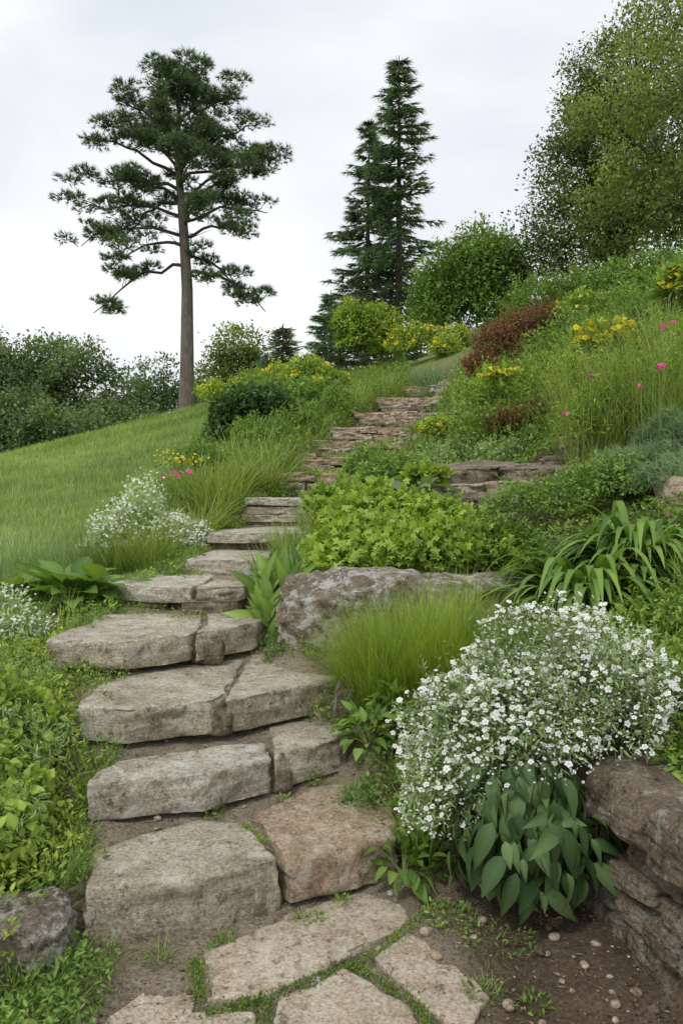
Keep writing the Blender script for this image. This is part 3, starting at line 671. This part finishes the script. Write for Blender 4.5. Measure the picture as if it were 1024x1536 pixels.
def strap(name,cx,cy,n,L,w,mat,tint=.5,tpl=None,r=.08,uv=.25):
    mb=MB(); a=RS.uniform(0,2*PI,n); x=cx+np.cos(a)*r*RS.rand(n); y=cy+np.sin(a)*r*RS.rand(n)
    P=on_ground(x,y,0); f=np.stack([np.cos(a),np.sin(a),0*a],-1); up=np.zeros((n,3)); up[:,2]=1
    xx=np.cross(f,up); R=np.stack([xx,f,up],-1)
    S=np.stack([np.full(n,w),L*(.5+.65*RS.rand(n)),L*(.75+uv*RS.normal(size=n))],-1)
    scat(mb,tpl,P,R,S,tint+.18*RS.normal(size=n),mat); return mb.build(name)
strap('daylily',1.42,4.65,260,.56,.95,L_fresh,.40,arch(8,.06,1.8,1.6,.95),r=.18)
strap('daylily',1.80,4.85,200,.56,.95,L_fresh,.36,arch(8,.06,1.8,1.5,.9),r=.16)
strap('daylily',1.18,4.45,90,.38,.8,L_fresh,.46,arch(8,.06,1.5,1.6,.95),r=.1)
bush('green_shrub',[(1.5,6.0,1.5,.4,.3,.2),(2.0,6.0,1.65,.35,.3,.2),(1.15,5.6,1.2,.25,.2,.2)],5000,LF,.036,L_fresh,0,.8,tint=.55,ns=.45,sprigs=160)
bush('green_shrub',[(1.5,3.95,.82,.3,.3,.17),(1.8,4.1,.92,.35,.3,.17),(1.38,3.5,.75,.22,.25,.16),(1.55,3.3,.76,.25,.25,.16),(1.35,2.9,.60,.16,.2,.12),(1.15,4.2,.80,.22,.2,.12)],11000,LF,.034,L_lime,0,.8,tint=.38,ns=.45,sprigs=300)
grass_clump('grass_tuft',1.95,4.3,.2,160,.4,.007,.5,L_grass,.6,.4)
grass_clump('grass_tuft',1.45,3.6,.2,160,.25,.006,.5,L_grass,.6,.4)
cover('groundcover',[(1.2,2.4),(2.2,2.4),(2.6,5.5),(1.0,5.4),(.95,4.3),(1.15,3.4)],9000,LF,.036,L_fresh,.16)
cover('groundcover',[(.0,5.3),(2.9,5.3),(3,7.),(1.7,6.9),(1.0,7.0),(.6,8.8),(-.1,8.8),(-.3,6.)],12000,LF,.04,L_fresh,.16,.55)
cover('groundcover',[(.6,7.6),(1.8,7.8),(2.8,8),(2.4,9.5),(.2,10.2),(.1,8.6)],7000,LF,.05,L_fresh,.2,.55)
bush('juniper_shrub',[(2.3,6.2,1.75,.35,.3,.2),(2.75,6.5,1.95,.4,.35,.24),(2.5,5.8,1.7,.3,.25,.15)],6500,tuft(6,.06,5),.10,L_blue,.1,.6,tint=.55,ns=.5)
# ------------------------------------------------------------------ left mid plants
def baby(name,blobs,n,nfl,fs=.022):
    mb=MB(); bush('',blobs,n,LLONG,.05,L_grey,0,.8,.3,.35,tint=.55,mb=mb,build=False)
    for b_ in blobs:
        P,Nn,u=shell(b_[:3],np.array(b_[3:])*1.15,int(nfl/len(blobs)),.5,.5,-.1); flowers(mb,P,fs,L_white,jit=.6)
        gx_,gy_=disk(b_[0],b_[1],b_[3]*.8,200); grass(mb,on_ground(gx_,gy_),b_[2]+b_[5]*.6-tz(b_[0],b_[1]),.006,.25,L_grey,.55,BL,.2,center=(b_[0],b_[1]))
    return mb.build(name)
baby('gypsophila',[(-1.88,7.5,1.36,.30,.35,.32),(-1.5,7.4,1.2,.26,.3,.24),(-2.1,7.3,1.15,.26,.3,.24),(-1.36,7.4,1.08,.16,.2,.15)],5500,3600,.025)
baby('gypsophila',[(-2.35,5.2,.85,.3,.2,.12),(-2.0,4.9,.75,.2,.2,.1)],1200,700,.018)
for (x,y,r,n,h) in [(-2.0,7.0,.3,700,.38),(-1.65,6.9,.22,500,.36),(-2.4,6.8,.3,450,.34),(-2.9,7.2,.35,350,.34),(-3.2,7.6,.3,250,.34),(-2.7,6.2,.3,300,.3),(-3.0,6.6,.4,300,.3)]:
    grass_clump('lavender_clump',x,y,r,n,h,.006,.35,L_grey if x<-2.2 else L_grass,.6,.5,hv=.6)
def hosta(name,x,y,n,L,mat=L_hosta,tint=.7):
    mb=MB(); z=tz(x,y); a=RS.uniform(0,2*PI,n); e=RS.uniform(.15,1.0,n)
    f=np.stack([np.cos(a)*np.cos(e),np.sin(a)*np.cos(e),np.sin(e)],-1)
    P=np.array([x,y,z])+f*L*(.4+.5*RS.rand(n))[:,None]
    nn=np.stack([-np.cos(a)*.5,-np.sin(a)*.5,1+0*a],-1)+RS.normal(size=(n,3))*.25
    scat(mb,leaf(.6,.35,.35,6,.7,.8,.02),P,frames(f*[1,1,.8],nn),L*(1+.3*RS.uniform(-1,1,n)),tint+.15*RS.normal(size=n),mat)
    for i in range(n):
        v,ff=tube(curve((x,y,z),P[i],4,.02),[.006,.005,.004,.004],5); mb.add(v,ff,.8,L_stem)
    return mb.build(name)
hosta('hosta_plant',-1.95,5.75,42,.28,L_fresh,.5); hosta('hosta_plant',-2.45,5.9,36,.28,L_fresh,.5); hosta('hosta_plant',-1.72,5.85,20,.22,L_fresh,.55)
for (x,y,r,n,h,b_) in [(-1.45,9.2,.35,1000,.55,.6),(-1.0,9.9,.3,600,.5,.6),(-1.75,9.6,.3,500,.5,.55),(-1.3,8.6,.2,400,.40,.6),(-.95,11,.35,450,.55,.6),(-1.4,11.5,.35,450,.6,.6),(-1.38,7.9,.15,240,.33,.5)]:
    grass_clump('arching_grass',x,y,r,n,h,.014,b_,L_grass,.6,.65,hv=.55)
bush('green_shrub',[(-1.9,10.6,1.95,.4,.4,.3),(-1.2,12.4,2.45,.5,.4,.32),(-.75,13.6,2.75,.4,.4,.3),(-.1,16,3.3,.4,.4,.3)],9000,QL,.055,L_fresh,0,.8,.3,.5,tint=.5,sprigs=300)
for (x,y,r,n,h) in [(-.7,13,.4,350,.5),(-.3,15.5,.4,350,.5),(.2,17.5,.4,400,.5),(-.9,15,.5,350,.6),(1.1,19.3,.5,500,.5)]:
    grass_clump('arching_grass',x,y,r,n,h,.016,.6,L_grass,.5,.55,hv=.55)
bush('dark_shrub',[(-1.5,14.,3.0,.62,.5,.5),(-1.9,13.9,2.75,.4,.4,.5),(-1.0,14.1,2.8,.5,.5,.45)],8000,QL,.105,L_dark,.4,.6,tint=.55,ns=.4,sprigs=120)
bush('green_shrub',[(-.5,16.5,3.5,.6,.5,.4),(-1.6,17,3.6,.7,.5,.45),(-.8,14.8,2.95,.4,.4,.35)],7000,QL,.08,L_fresh,0,.8,tint=.55,ns=.45,sprigs=200)
def yflower(name,blobs,n,nf_,leafm=L_lime,fs=.07):
    mb=MB(); bush('',blobs,n,QL,.085,leafm,0,.7,.4,.5,tint=.55,mb=mb,build=False,sprigs=80)
    for b_ in blobs:
        P,Nn,u=shell(b_[:3],np.array(b_[3:])*1.12,int(nf_/len(blobs)),.75,.5,-.05); cl=fbm(P*3.5,8,2)>.0; flowers(mb,P[cl],fs,L_yel,jit=.5,up=.6)
    return mb.build(name)
yflower('yellow_flower_shrub',[(-.9,19.5,4.4,.7,.6,.45),(-.3,19,4.2,.5,.5,.35),(-1.5,20,4.35,.5,.5,.4)],7000,1300,fs=.07)
yflower('yellow_flower_shrub',[(2.2,24,6.0,.7,.6,.55),(3.4,24,6.1,.7,.6,.55),(3.0,23,5.7,.5,.5,.4),(1.4,25,6.1,.5,.5,.5)],8000,1700,fs=.085)
yflower('yellow_flower_shrub',[(-3.3,22,4.3,.6,.4,.4),(-2.6,23,4.6,.6,.5,.5)],3500,300)
yflower('yellow_flower_shrub',[(2.9,9,3.28,.30,.3,.22),(3.2,9.2,3.25,.2,.2,.2)],600,1500,L_fresh,.065)
yflower('yellow_flower_shrub',[(2.75,6.5,3.25,.14,.2,.18)],200,500,L_fresh,.038)
yflower('yellow_flower_shrub',[(1.15,10,2.38,.16,.2,.12),(1.3,10.3,2.42,.15,.2,.12)],500,600,L_lime,.045)
yflower('yellow_flower_shrub',[(.75,7.0,1.74,.18,.12,.06)],200,400,L_lime,.035)
yflower('yellow_flower_shrub',[(1.9,9.6,3.0,.2,.2,.1),(3.6,12,4.35,.3,.3,.2)],500,300,L_lime,.05)
def stemflower(mb,x,y,z1,mat,fs,n=1,rad=.04):
    z0=tz(x,y); top=np.array([x+RS.normal()*.04,y,z1]); v,f=tube(curve((x,y,z0),top,5,0,.01),[.0025]*5,4); mb.add(v,f,.6,L_stem)
    P=top+RS.normal(size=(n,3))*[rad,rad,rad*.4]; flowers(mb,P,fs,mat,up=.5)
mb=MB()
for i in range(6): stemflower(mb,-1.67+RS.normal()*.08,7.9,1.95+RS.uniform(-.1,.06),L_yel,.03,12,.05)
mb.build('yellow_wildflower')
mb=MB()
for x,z in ((-1.50,1.80),(-1.45,1.81),(-1.55,1.77),(-1.72,1.74),(-1.66,1.78)): stemflower(mb,x,7.7,z,L_pink,.06,3,.02)
mb.build('pink_wildflower')
mb=MB()
for x,y,z,n,s_ in ((2.55,6.4,2.93,5,.05),(2.1,7,2.63,5,.05),(2.5,6.3,2.6,8,.05),(3.1,7.5,3.2,3,.05),(1.95,7,2.3,3,.04),(2.3,7.4,2.3,2,.04),(2.4,6.3,2.45,3,.04)):
    stemflower(mb,x,y,z,L_pink,s_,n,.016)
mb.build('pink_wildflower')
# ------------------------------------------------------------------ right mid
for (x,y,r,n,h) in [(2.35,7.6,.3,240,.7),(2.75,7.2,.35,320,.9),(3.1,7.4,.4,320,.95),(2.6,8.2,.4,280,.85),(3.4,8.4,.5,320,.9),(2.9,6.9,.25,180,.9),(2.2,7.1,.22,120,.6),(3.6,10,.5,350,.9)]:
    grass_clump('tall_grass',x,y,r,n,h,.007,.4,L_grass,.6,.32,hv=.65)
bush('meadow_herbs',[(2.6,7.5,2.4,.4,.4,.38),(3.1,7.6,2.65,.45,.4,.42),(3.5,8.6,3.0,.5,.4,.45),(2.6,8.5,2.75,.4,.4,.38),(3.0,9.6,3.15,.5,.4,.35),(2.2,7.3,2.2,.25,.3,.3)],12000,LLONG,.055,L_lime,0,.9,.15,.6,tint=.4,sprigs=560)
bush('green_shrub',[(2.0,10.2,2.75,.6,.5,.42),(2.6,10,2.9,.5,.5,.4),(1.7,9.2,2.25,.45,.4,.3),(2.3,9.2,2.6,.4,.4,.35),(2.4,8.6,2.4,.3,.3,.3)],13000,QL,.046,L_lime,0,.8,.4,.55,tint=.33,sprigs=480)
bush('russet_herbs',[(1.9,9.0,2.35,.3,.3,.18),(2.3,8.8,2.5,.3,.3,.15)],1800,QL,.04,L_red,0,.9,.3,.5,tint=.6,sprigs=120)
bush('green_shrub',[(1.3,9.0,1.98,.3,.3,.2),(1.7,8.4,1.9,.3,.3,.25),(1.05,8.6,1.85,.25,.25,.18)],5000,QL,.045,L_grey,0,.8,.4,.4,tint=.55,sprigs=150)
bush('red_leaf_shrub',[(2.5,13,3.95,.35,.4,.35),(2.9,13,4.2,.4,.4,.35),(3.4,13.2,4.4,.4,.4,.35),(3.85,13.3,4.5,.35,.3,.26),(2.2,12.7,3.55,.3,.3,.3)],8000,QL,.05,L_red,0,.9,.3,.5,tint=.5,sprigs=320)
bush('green_shrub',[(3.4,11.5,3.7,.55,.5,.45),(4.0,12,4.05,.7,.5,.45),(4.7,12.5,4.3,.8,.6,.45),(5.2,12,4.6,.6,.5,.5)],9000,QL,.065,L_fresh,0,.8,.35,.55,tint=.5,sprigs=420)
bush('green_shrub',[(4.5,18,5.7,.9,.8,.6),(5.6,18,6.0,1.0,.8,.55),(6.6,17.5,6.1,1.,.8,.6),(7.8,17.5,6.3,1.1,.8,.6)],12000,QL,.09,L_fresh,0,.8,.35,.7,tint=.5,sprigs=480)
for (x,y,r,n,h) in [(2.5,18.5,.6,700,.7),(2.3,20.5,.5,500,.6),(3.1,19.8,.5,500,.7)]:
    grass_clump('blue_grass',x,y,r,n,h,.02,.6,L_blue,.55,.6)
bush('gold_shrub',[(.75,25,6.4,1.0,.8,.9),(.4,25,6.9,.7,.6,.6),(1.2,25.2,6.8,.6,.6,.6)],9000,QL,.11,L_lime,0,.7,tint=.45,ns=.5,sprigs=260)
bush('round_shrub',[(4.4,28,8.5,1.75,1.5,1.6),(4.9,28,9.6,1.3,1.2,1.2),(3.6,28,8.2,1.2,1.2,1.3),(5.5,28,8.8,1.1,1.2,1.4),(4.3,27.6,7.5,1.9,1.4,1.0)],20000,QL,.14,L_fresh,0,.7,.55,.5,tint=.42,nf=1.2,freq=3.5,sprigs=600)
# ------------------------------------------------------------------ trees
TU=[tuft(11,.10,i,.7,1.3) for i in range(3)]
def pads(mb,C,R,n,size,mat,tint=.5):
    D=randdir(n,-.6); P=C+D*np.array(R)*(RS.rand(n)**.4)[:,None]
    d=D*[1,1,.5]+RS.normal(size=(n,3))*.35; d[:,2]+=.45; nn=RS.normal(size=(n,3))*.5; nn[:,2]+=1
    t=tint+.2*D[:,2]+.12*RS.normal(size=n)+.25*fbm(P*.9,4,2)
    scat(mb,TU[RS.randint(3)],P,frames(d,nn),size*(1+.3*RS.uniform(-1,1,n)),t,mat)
mb=MB(); bx,by=-6.2,32.; bz=tz(bx,by)-.1
KZ=.955; H=14.6*KZ
tp=[(bx+.0,by,bz),(bx+.03,by,bz+2),(bx+.05,by,bz+5),(bx-.1,by,bz+7.6),(bx-.3,by,bz+10),(bx-.25,by,bz+12.2),(bx-.2,by,bz+H)]
v,f=tube(tp,[.34,.27,.22,.18,.13,.08,.03],12); mb.add(v,f,.5,B_pine)
def trunk_at(z):
    q=np.array(tp); return np.array([np.interp(z,q[:,2]-bz,q[:,0]),by,bz+z])
limbs=[(6.2,-3.9,.3,4.3),(5.9,3.3,-.4,4.2),(7.0,-2.6,-1.5,5.6),(6.6,2.2,1.4,5.2),(7.4,-4.5,.6,7.2),(7.3,2.7,-.9,7.0),(8.2,-4.2,-.6,8.3),(8.0,3.3,.6,8.6),
 (8.8,-3.2,1.6,7.6),(9.0,3.5,-1.,10.2),(9.3,-3.8,.4,9.8),(9.6,3.7,.8,11.0),(9.9,-3.6,-1.2,11.0),(10.3,2.9,-.4,11.8),(10.6,-3.0,1.,12.0),(10.6,3.2,1.2,10.6),
 (11.2,-2.6,-.5,12.8),(11.4,2.2,-.8,12.9),(11.8,-1.8,.8,13.6),(12,1.6,.7,13.7),(12.6,-1.2,-.5,14.3),(12.8,1.1,-.4,14.3),(13.4,.1,.2,14.7),(9.4,.8,-2.8,10.0),(10.6,-.6,-2.6,11.6),(9.,.6,2.8,9.8),(11.,.2,2.4,12.),(7.8,1.2,-2.0,7.6),(12.,.3,-1.6,13.4),(10,-1.6,-1.6,10.9),(10.2,1.6,-1.5,11.3),(8.4,2.4,-1.2,9.3),(8.9,-2.4,-1.4,9.2)]
for (h,dx,dy,ht) in limbs:
    h*=KZ; ht*=KZ; dx*=.97
    a_=trunk_at(h); e=np.array([bx+dx,by+dy,bz+ht])
    C=curve(a_,e,8,.25 if ht>h else .5,.02); v,f=tube(C,np.linspace(.075,.018,8),6); mb.add(v,f,.5,B_dark)
    L=np.linalg.norm(e-a_)
    for k in range(int(3+L*2.1)):
        s=RS.uniform(.42,1.03) if h<10.4 else RS.uniform(.2,1.03); i=min(int(s*7),7); q=C[i]+(e-a_)/L*RS.uniform(-.2,.2)
        off=np.array([RS.normal()*.38,RS.normal()*.5,RS.uniform(-.15,.4)])*min(1.2,.5+L*.2); q2=q+off
        v,f=tube([q,(q+q2)/2+[0,0,.04],q2],[.02,.015,.008],4); mb.add(v,f,.5,B_dark)
        pads(mb,q2,(.46,.46,.17),42,.26,L_pine,.48)
pads(mb,trunk_at(11.2),(1.7,1.3,1.1),260,.28,L_pine,.42); pads(mb,trunk_at(12.6),(1.2,.9,1.0),260,.28,L_pine,.45)
for i in range(14):
    h=RS.uniform(5.5,9.5); a_=trunk_at(h); e=a_+[RS.normal()*.8,RS.normal()*.8,RS.uniform(-.3,.5)]; v,f=tube(curve(a_,e,4,0,.04),[.02,.015,.01,.004],4); mb.add(v,f,.5,B_dark)
mb.build('pine_tree')
def spruce(name,x,y,z,H,R,mat,n=9,dz=.42,ts=.42,start=.8,lean=0,pw=.75,tint=.45,dens=7.5):
    mb=MB(); v,f=tube([(x,y,z),(x+lean*.5,y,z+H*.5),(x+lean,y,z+H)],[H*.013,H*.009,.02],9); mb.add(v,f,.5,B_dark)
    h=start; P=[];D=[];Tt=[]
    while h<H-.1:
        fr=1-(h-start)/(H-start)
        for k in range(n):
            a=RS.uniform(0,2*PI); L=R*(fr**pw)*RS.uniform(.45,1.25)+.12
            hh=h+RS.uniform(-.3,.3)*min(1,fr*2)
            f_=np.array([math.cos(a),math.sin(a),0]); s=np.array([-math.sin(a),math.cos(a),0]); o=np.array([x+lean*hh/H,y,z+hh])
            drp=(.12+.24*fr)*RS.uniform(.6,1.3)
            e=o+f_*L+np.array([0,0,-drp*L+.2*L])
            v,f=tube([o,o+f_*L*.5-[0,0,drp*L*.4],e],[.035,.025,.01],4); mb.add(v,f,.4,B_dark)
            m_=max(3,int(L*dens)); tt=RS.uniform(-.15,.15)
            for j in range(m_):
                q=(j+.5+RS.rand()*.5)/m_; q=.12+.9*q; c_=o+f_*L*q+np.array([0,0,-drp*L*q+.2*L*q*q]); w=(1-q*.7)*L*.34
                sd=RS.uniform(-1,1); P.append(c_+s*sd*w+[0,0,-.2*abs(sd)*w-.05]); D.append(f_+s*sd*.9+np.array([0,0,-.3])); Tt.append(tint+tt+.3*(q-.5))
        h+=dz*(.5+.5*fr)
    P=np.array(P);D=np.array(D); n_=len(P); nn=RS.normal(size=(n_,3))*.4; nn[:,2]+=1
    scat(mb,tuft(10,.13,4,.45,1.4),P,frames(D,nn),ts*(1+.35*RS.uniform(-1,1,n_)),np.array(Tt)+.1*RS.normal(size=n_),mat)
    return mb.build(name)
spruce('spruce_tree',2.85,40,6.3,17.0,3.1,L_spr,n=8,dz=.62,ts=.46,dens=7.,tint=.5,pw=.68)
spruce('spruce_tree',1.25,42,6.0,15.0,3.3,L_spr,n=8,dz=.64,ts=.46,lean=.2,dens=6.5,tint=.5,pw=.75)
spruce('spruce_tree',-.6,45,5,8.,2.4,L_spr,n=8,ts=.42,tint=.6)
spruce('small_conifer',-1.9,26,4.6,2.5,1.05,L_blue,n=9,dz=.25,ts=.24,start=.2,tint=.3)
def decid(name,base,blobs,nclump,per,size,mat,cl=.4,trunk=.25,bark=B_dark,tint=.5,tpl=QL,inner=.5,sy=.6,droop=.2,ns=.3):
    mb=MB(); base=np.array(base,float); cen=np.mean([b[:3] for b in blobs],0)
    mid=base+(cen-base)*.45; mid[:2]=base[:2]+(cen-base)[:2]*.25
    v,f=tube(curve(base,mid,5,0,.01),np.linspace(trunk,trunk*.7,5),10); mb.add(v,f,.5,bark)
    A=np.array([b[3]*b[4]*b[5] for b in blobs])**.67; A/=A.sum()
    for b_,a in zip(blobs,A):
        c=np.array(b_[:3]); C1=curve(mid,c,6,0,.03); v,f=tube(C1,np.linspace(trunk*.5,trunk*.12,6),6); mb.add(v,f,.5,bark)
        n=max(3,int(nclump*a)); P,Nn,u=shell(b_[:3],b_[3:],n,inner,ns,-.7)
        for i in range(n):
            if i%3==0:
                v,f=tube(curve(c,P[i],4,0,.04),[trunk*.1,trunk*.07,trunk*.04,trunk*.02],4); mb.add(v,f,.4,bark)
        k=per; Q=np.repeat(P,k,0)+np.clip(RS.normal(size=(n*k,3)),-1.9,1.9)*[cl,cl,cl*sy]; NN=nrm(np.repeat(Nn,k,0)+RS.normal(size=(n*k,3))*.5)
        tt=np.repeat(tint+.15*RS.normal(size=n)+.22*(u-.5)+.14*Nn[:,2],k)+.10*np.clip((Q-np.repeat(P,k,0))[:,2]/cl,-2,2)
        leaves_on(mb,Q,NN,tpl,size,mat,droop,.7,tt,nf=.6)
    return mb.build(name)
decid('broadleaf_tree',(9.5,27,7.5),[(8.6,27,12,1.9,1.7,2.6),(7.5,27,10,1.5,1.5,1.7),(10,27,15,2.4,2,2.4),(9.2,27,10,2.4,2,2.2),(7.9,26.5,12.6,1.4,1.3,1.6),(9.0,27,14.8,1.4,1.4,1.5),(11,27,12,2.5,2,3)],560,95,.125,L_tree,.33,.35,tint=.42,ns=.35)
decid('broadleaf_tree',(8.6,19.5,6.4),[(8.4,19.5,11.5,1.6,1.5,1.5),(7.6,19.2,9.6,1.5,1.4,1.5),(8.6,19,8.4,1.9,1.5,1.3),(7.0,19,8.4,1.2,1.2,1.),(9,19.5,13.5,1.6,1.4,1.5),(6.4,19.3,10.8,1.0,.8,1.0),(8.8,19,15.3,1.6,1.5,1.2)],290,90,.10,L_tree2,.32,.2,tint=.48,ns=.5,sy=.4)
decid('broadleaf_tree',(9.5,14.5,6.2),[(6.4,14.3,10.6,1.1,.9,.7),(7.4,14.3,9.6,1.2,1,.8),(6.2,14.2,9.2,.9,.8,.45)],75,60,.085,L_tree,.28,.12,tint=.75,ns=.6,sy=.35)
decid('broadleaf_tree',(-5.2,44,4),[(-5.6,44,9.3,1.3,1.2,1.5),(-6.3,44,8,1.3,1.2,1.3),(-4.9,44,8.,1.2,1.2,1.5),(-5.6,44,7,1.6,1.3,1.2)],120,80,.2,L_tree2,.42,.15,tint=.4)
decid('broadleaf_tree',(-3.4,40,5),[(-3.4,40,6.9,1.0,1,.8),(-2.7,40,6.6,1.0,1,.8),(-4.3,40,6.5,1,1,.8)],60,60,.18,L_far,.4,.1,tint=.5)
mb=MB()
for (x,y,zt,r) in [(-36,66,13.5,4.5),(-31.5,62,13.2,4),(-28,66,12.6,4),(-25.5,60,14.2,3.6),(-22.5,62,13.8,3.6),(-20,60,12.2,3.2),(-17.5,64,10.2,3),(-15.5,68,12.2,3.4),(-13,72,12,3),(-11,75,11,3),(-29,56,9,3.5),(-25,54,8.8,3.5),(-21,54,8.8,3.3),(-18,56,8,3.),(-33,56,9,4),(-23,50,6.2,2.6),(-27,50,5.6,2.6),(-19,50,6.8,2.4),(-40,64,13,5),(-8,78,10,3.5),(-4,80,10,4),(-17,52,6.5,2.6),(-14,58,7.5,3)]:
    for k in range(4):
        c=np.array([x+RS.normal()*r*.4,y+RS.normal()*r*.3,zt-r*.55-k*r*.55]); rr=r*RS.uniform(.5,.8)*(1+.12*k)
        n=85; P,Nn,u=shell(c,(rr,rr,rr*.85),n,.7,.5,-.5,2.5)
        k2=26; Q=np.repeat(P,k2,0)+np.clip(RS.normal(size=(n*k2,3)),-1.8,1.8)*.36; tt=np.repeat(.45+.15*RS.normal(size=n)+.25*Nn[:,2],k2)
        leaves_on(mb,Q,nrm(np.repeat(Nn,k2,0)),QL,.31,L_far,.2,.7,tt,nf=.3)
    v,f=tube(curve((x,y,-3),(x,y,zt-r),5,0,.01),np.linspace(.4,.15,5),6); mb.add(v,f,.5,B_dark)
mb.build('distant_forest')
# ------------------------------------------------------------------ sky, sun, camera
sc=bpy.context.scene
w=bpy.data.worlds.new('World'); sc.world=w; w.use_nodes=True; nt=w.node_tree; nd=nt.nodes; lk=nt.links; nd.clear()
EL,ROT=math.radians(54),math.radians(215)
sky=nd.new('ShaderNodeTexSky'); sky.sky_type='NISHITA'; sky.sun_disc=False; sky.sun_elevation=EL; sky.sun_rotation=ROT
tc=nd.new('ShaderNodeTexCoord'); mp=nd.new('ShaderNodeMapping'); mp.inputs['Scale'].default_value=(1,1,2.2); lk.new(tc.outputs['Generated'],mp.inputs[0])
n1=noise(nd,lk,1.8,7,.5,mp.outputs[0],.3)
cr=ramp(nd,[(.34,(6.5,7.1,7.7)),(.5,(7.9,8.25,8.6)),(.64,(9.3,9.4,9.5))]); lk.new(n1.outputs[0],cr.inputs[0])
mx=nd.new('ShaderNodeMixRGB'); mx.inputs[0].default_value=.92; lk.new(sky.outputs[0],mx.inputs[1]); lk.new(cr.outputs[0],mx.inputs[2])
bg=nd.new('ShaderNodeBackground'); bg.inputs[1].default_value=.118; lk.new(mx.outputs[0],bg.inputs[0])
o=nd.new('ShaderNodeOutputWorld'); lk.new(bg.outputs[0],o.inputs[0])
s=bpy.data.lights.new('sun','SUN'); s.energy=1.5; s.angle=math.radians(10); s.color=(1,.96,.9)
so=bpy.data.objects.new('sun',s); sc.collection.objects.link(so)
sd=Vector((math.sin(ROT)*math.cos(EL),math.cos(ROT)*math.cos(EL),math.sin(EL)))
so.rotation_euler=sd.to_track_quat('Z','Y').to_euler(); so.location=sd*50
cam=bpy.data.cameras.new('camera'); cam.sensor_fit='VERTICAL'; cam.sensor_height=36; cam.lens=28; cam.clip_start=.05; cam.clip_end=2000
co=bpy.data.objects.new('camera',cam); sc.collection.objects.link(co); co.location=(0,0,1.6); co.rotation_euler=(math.radians(90-1.34),0,0); sc.camera=co
sc.view_settings.view_transform='Standard'; sc.view_settings.look='None'; sc.view_settings.exposure=0
print('VERTS',sum(len(o.data.vertices) for o in bpy.data.objects if o.type=='MESH'))
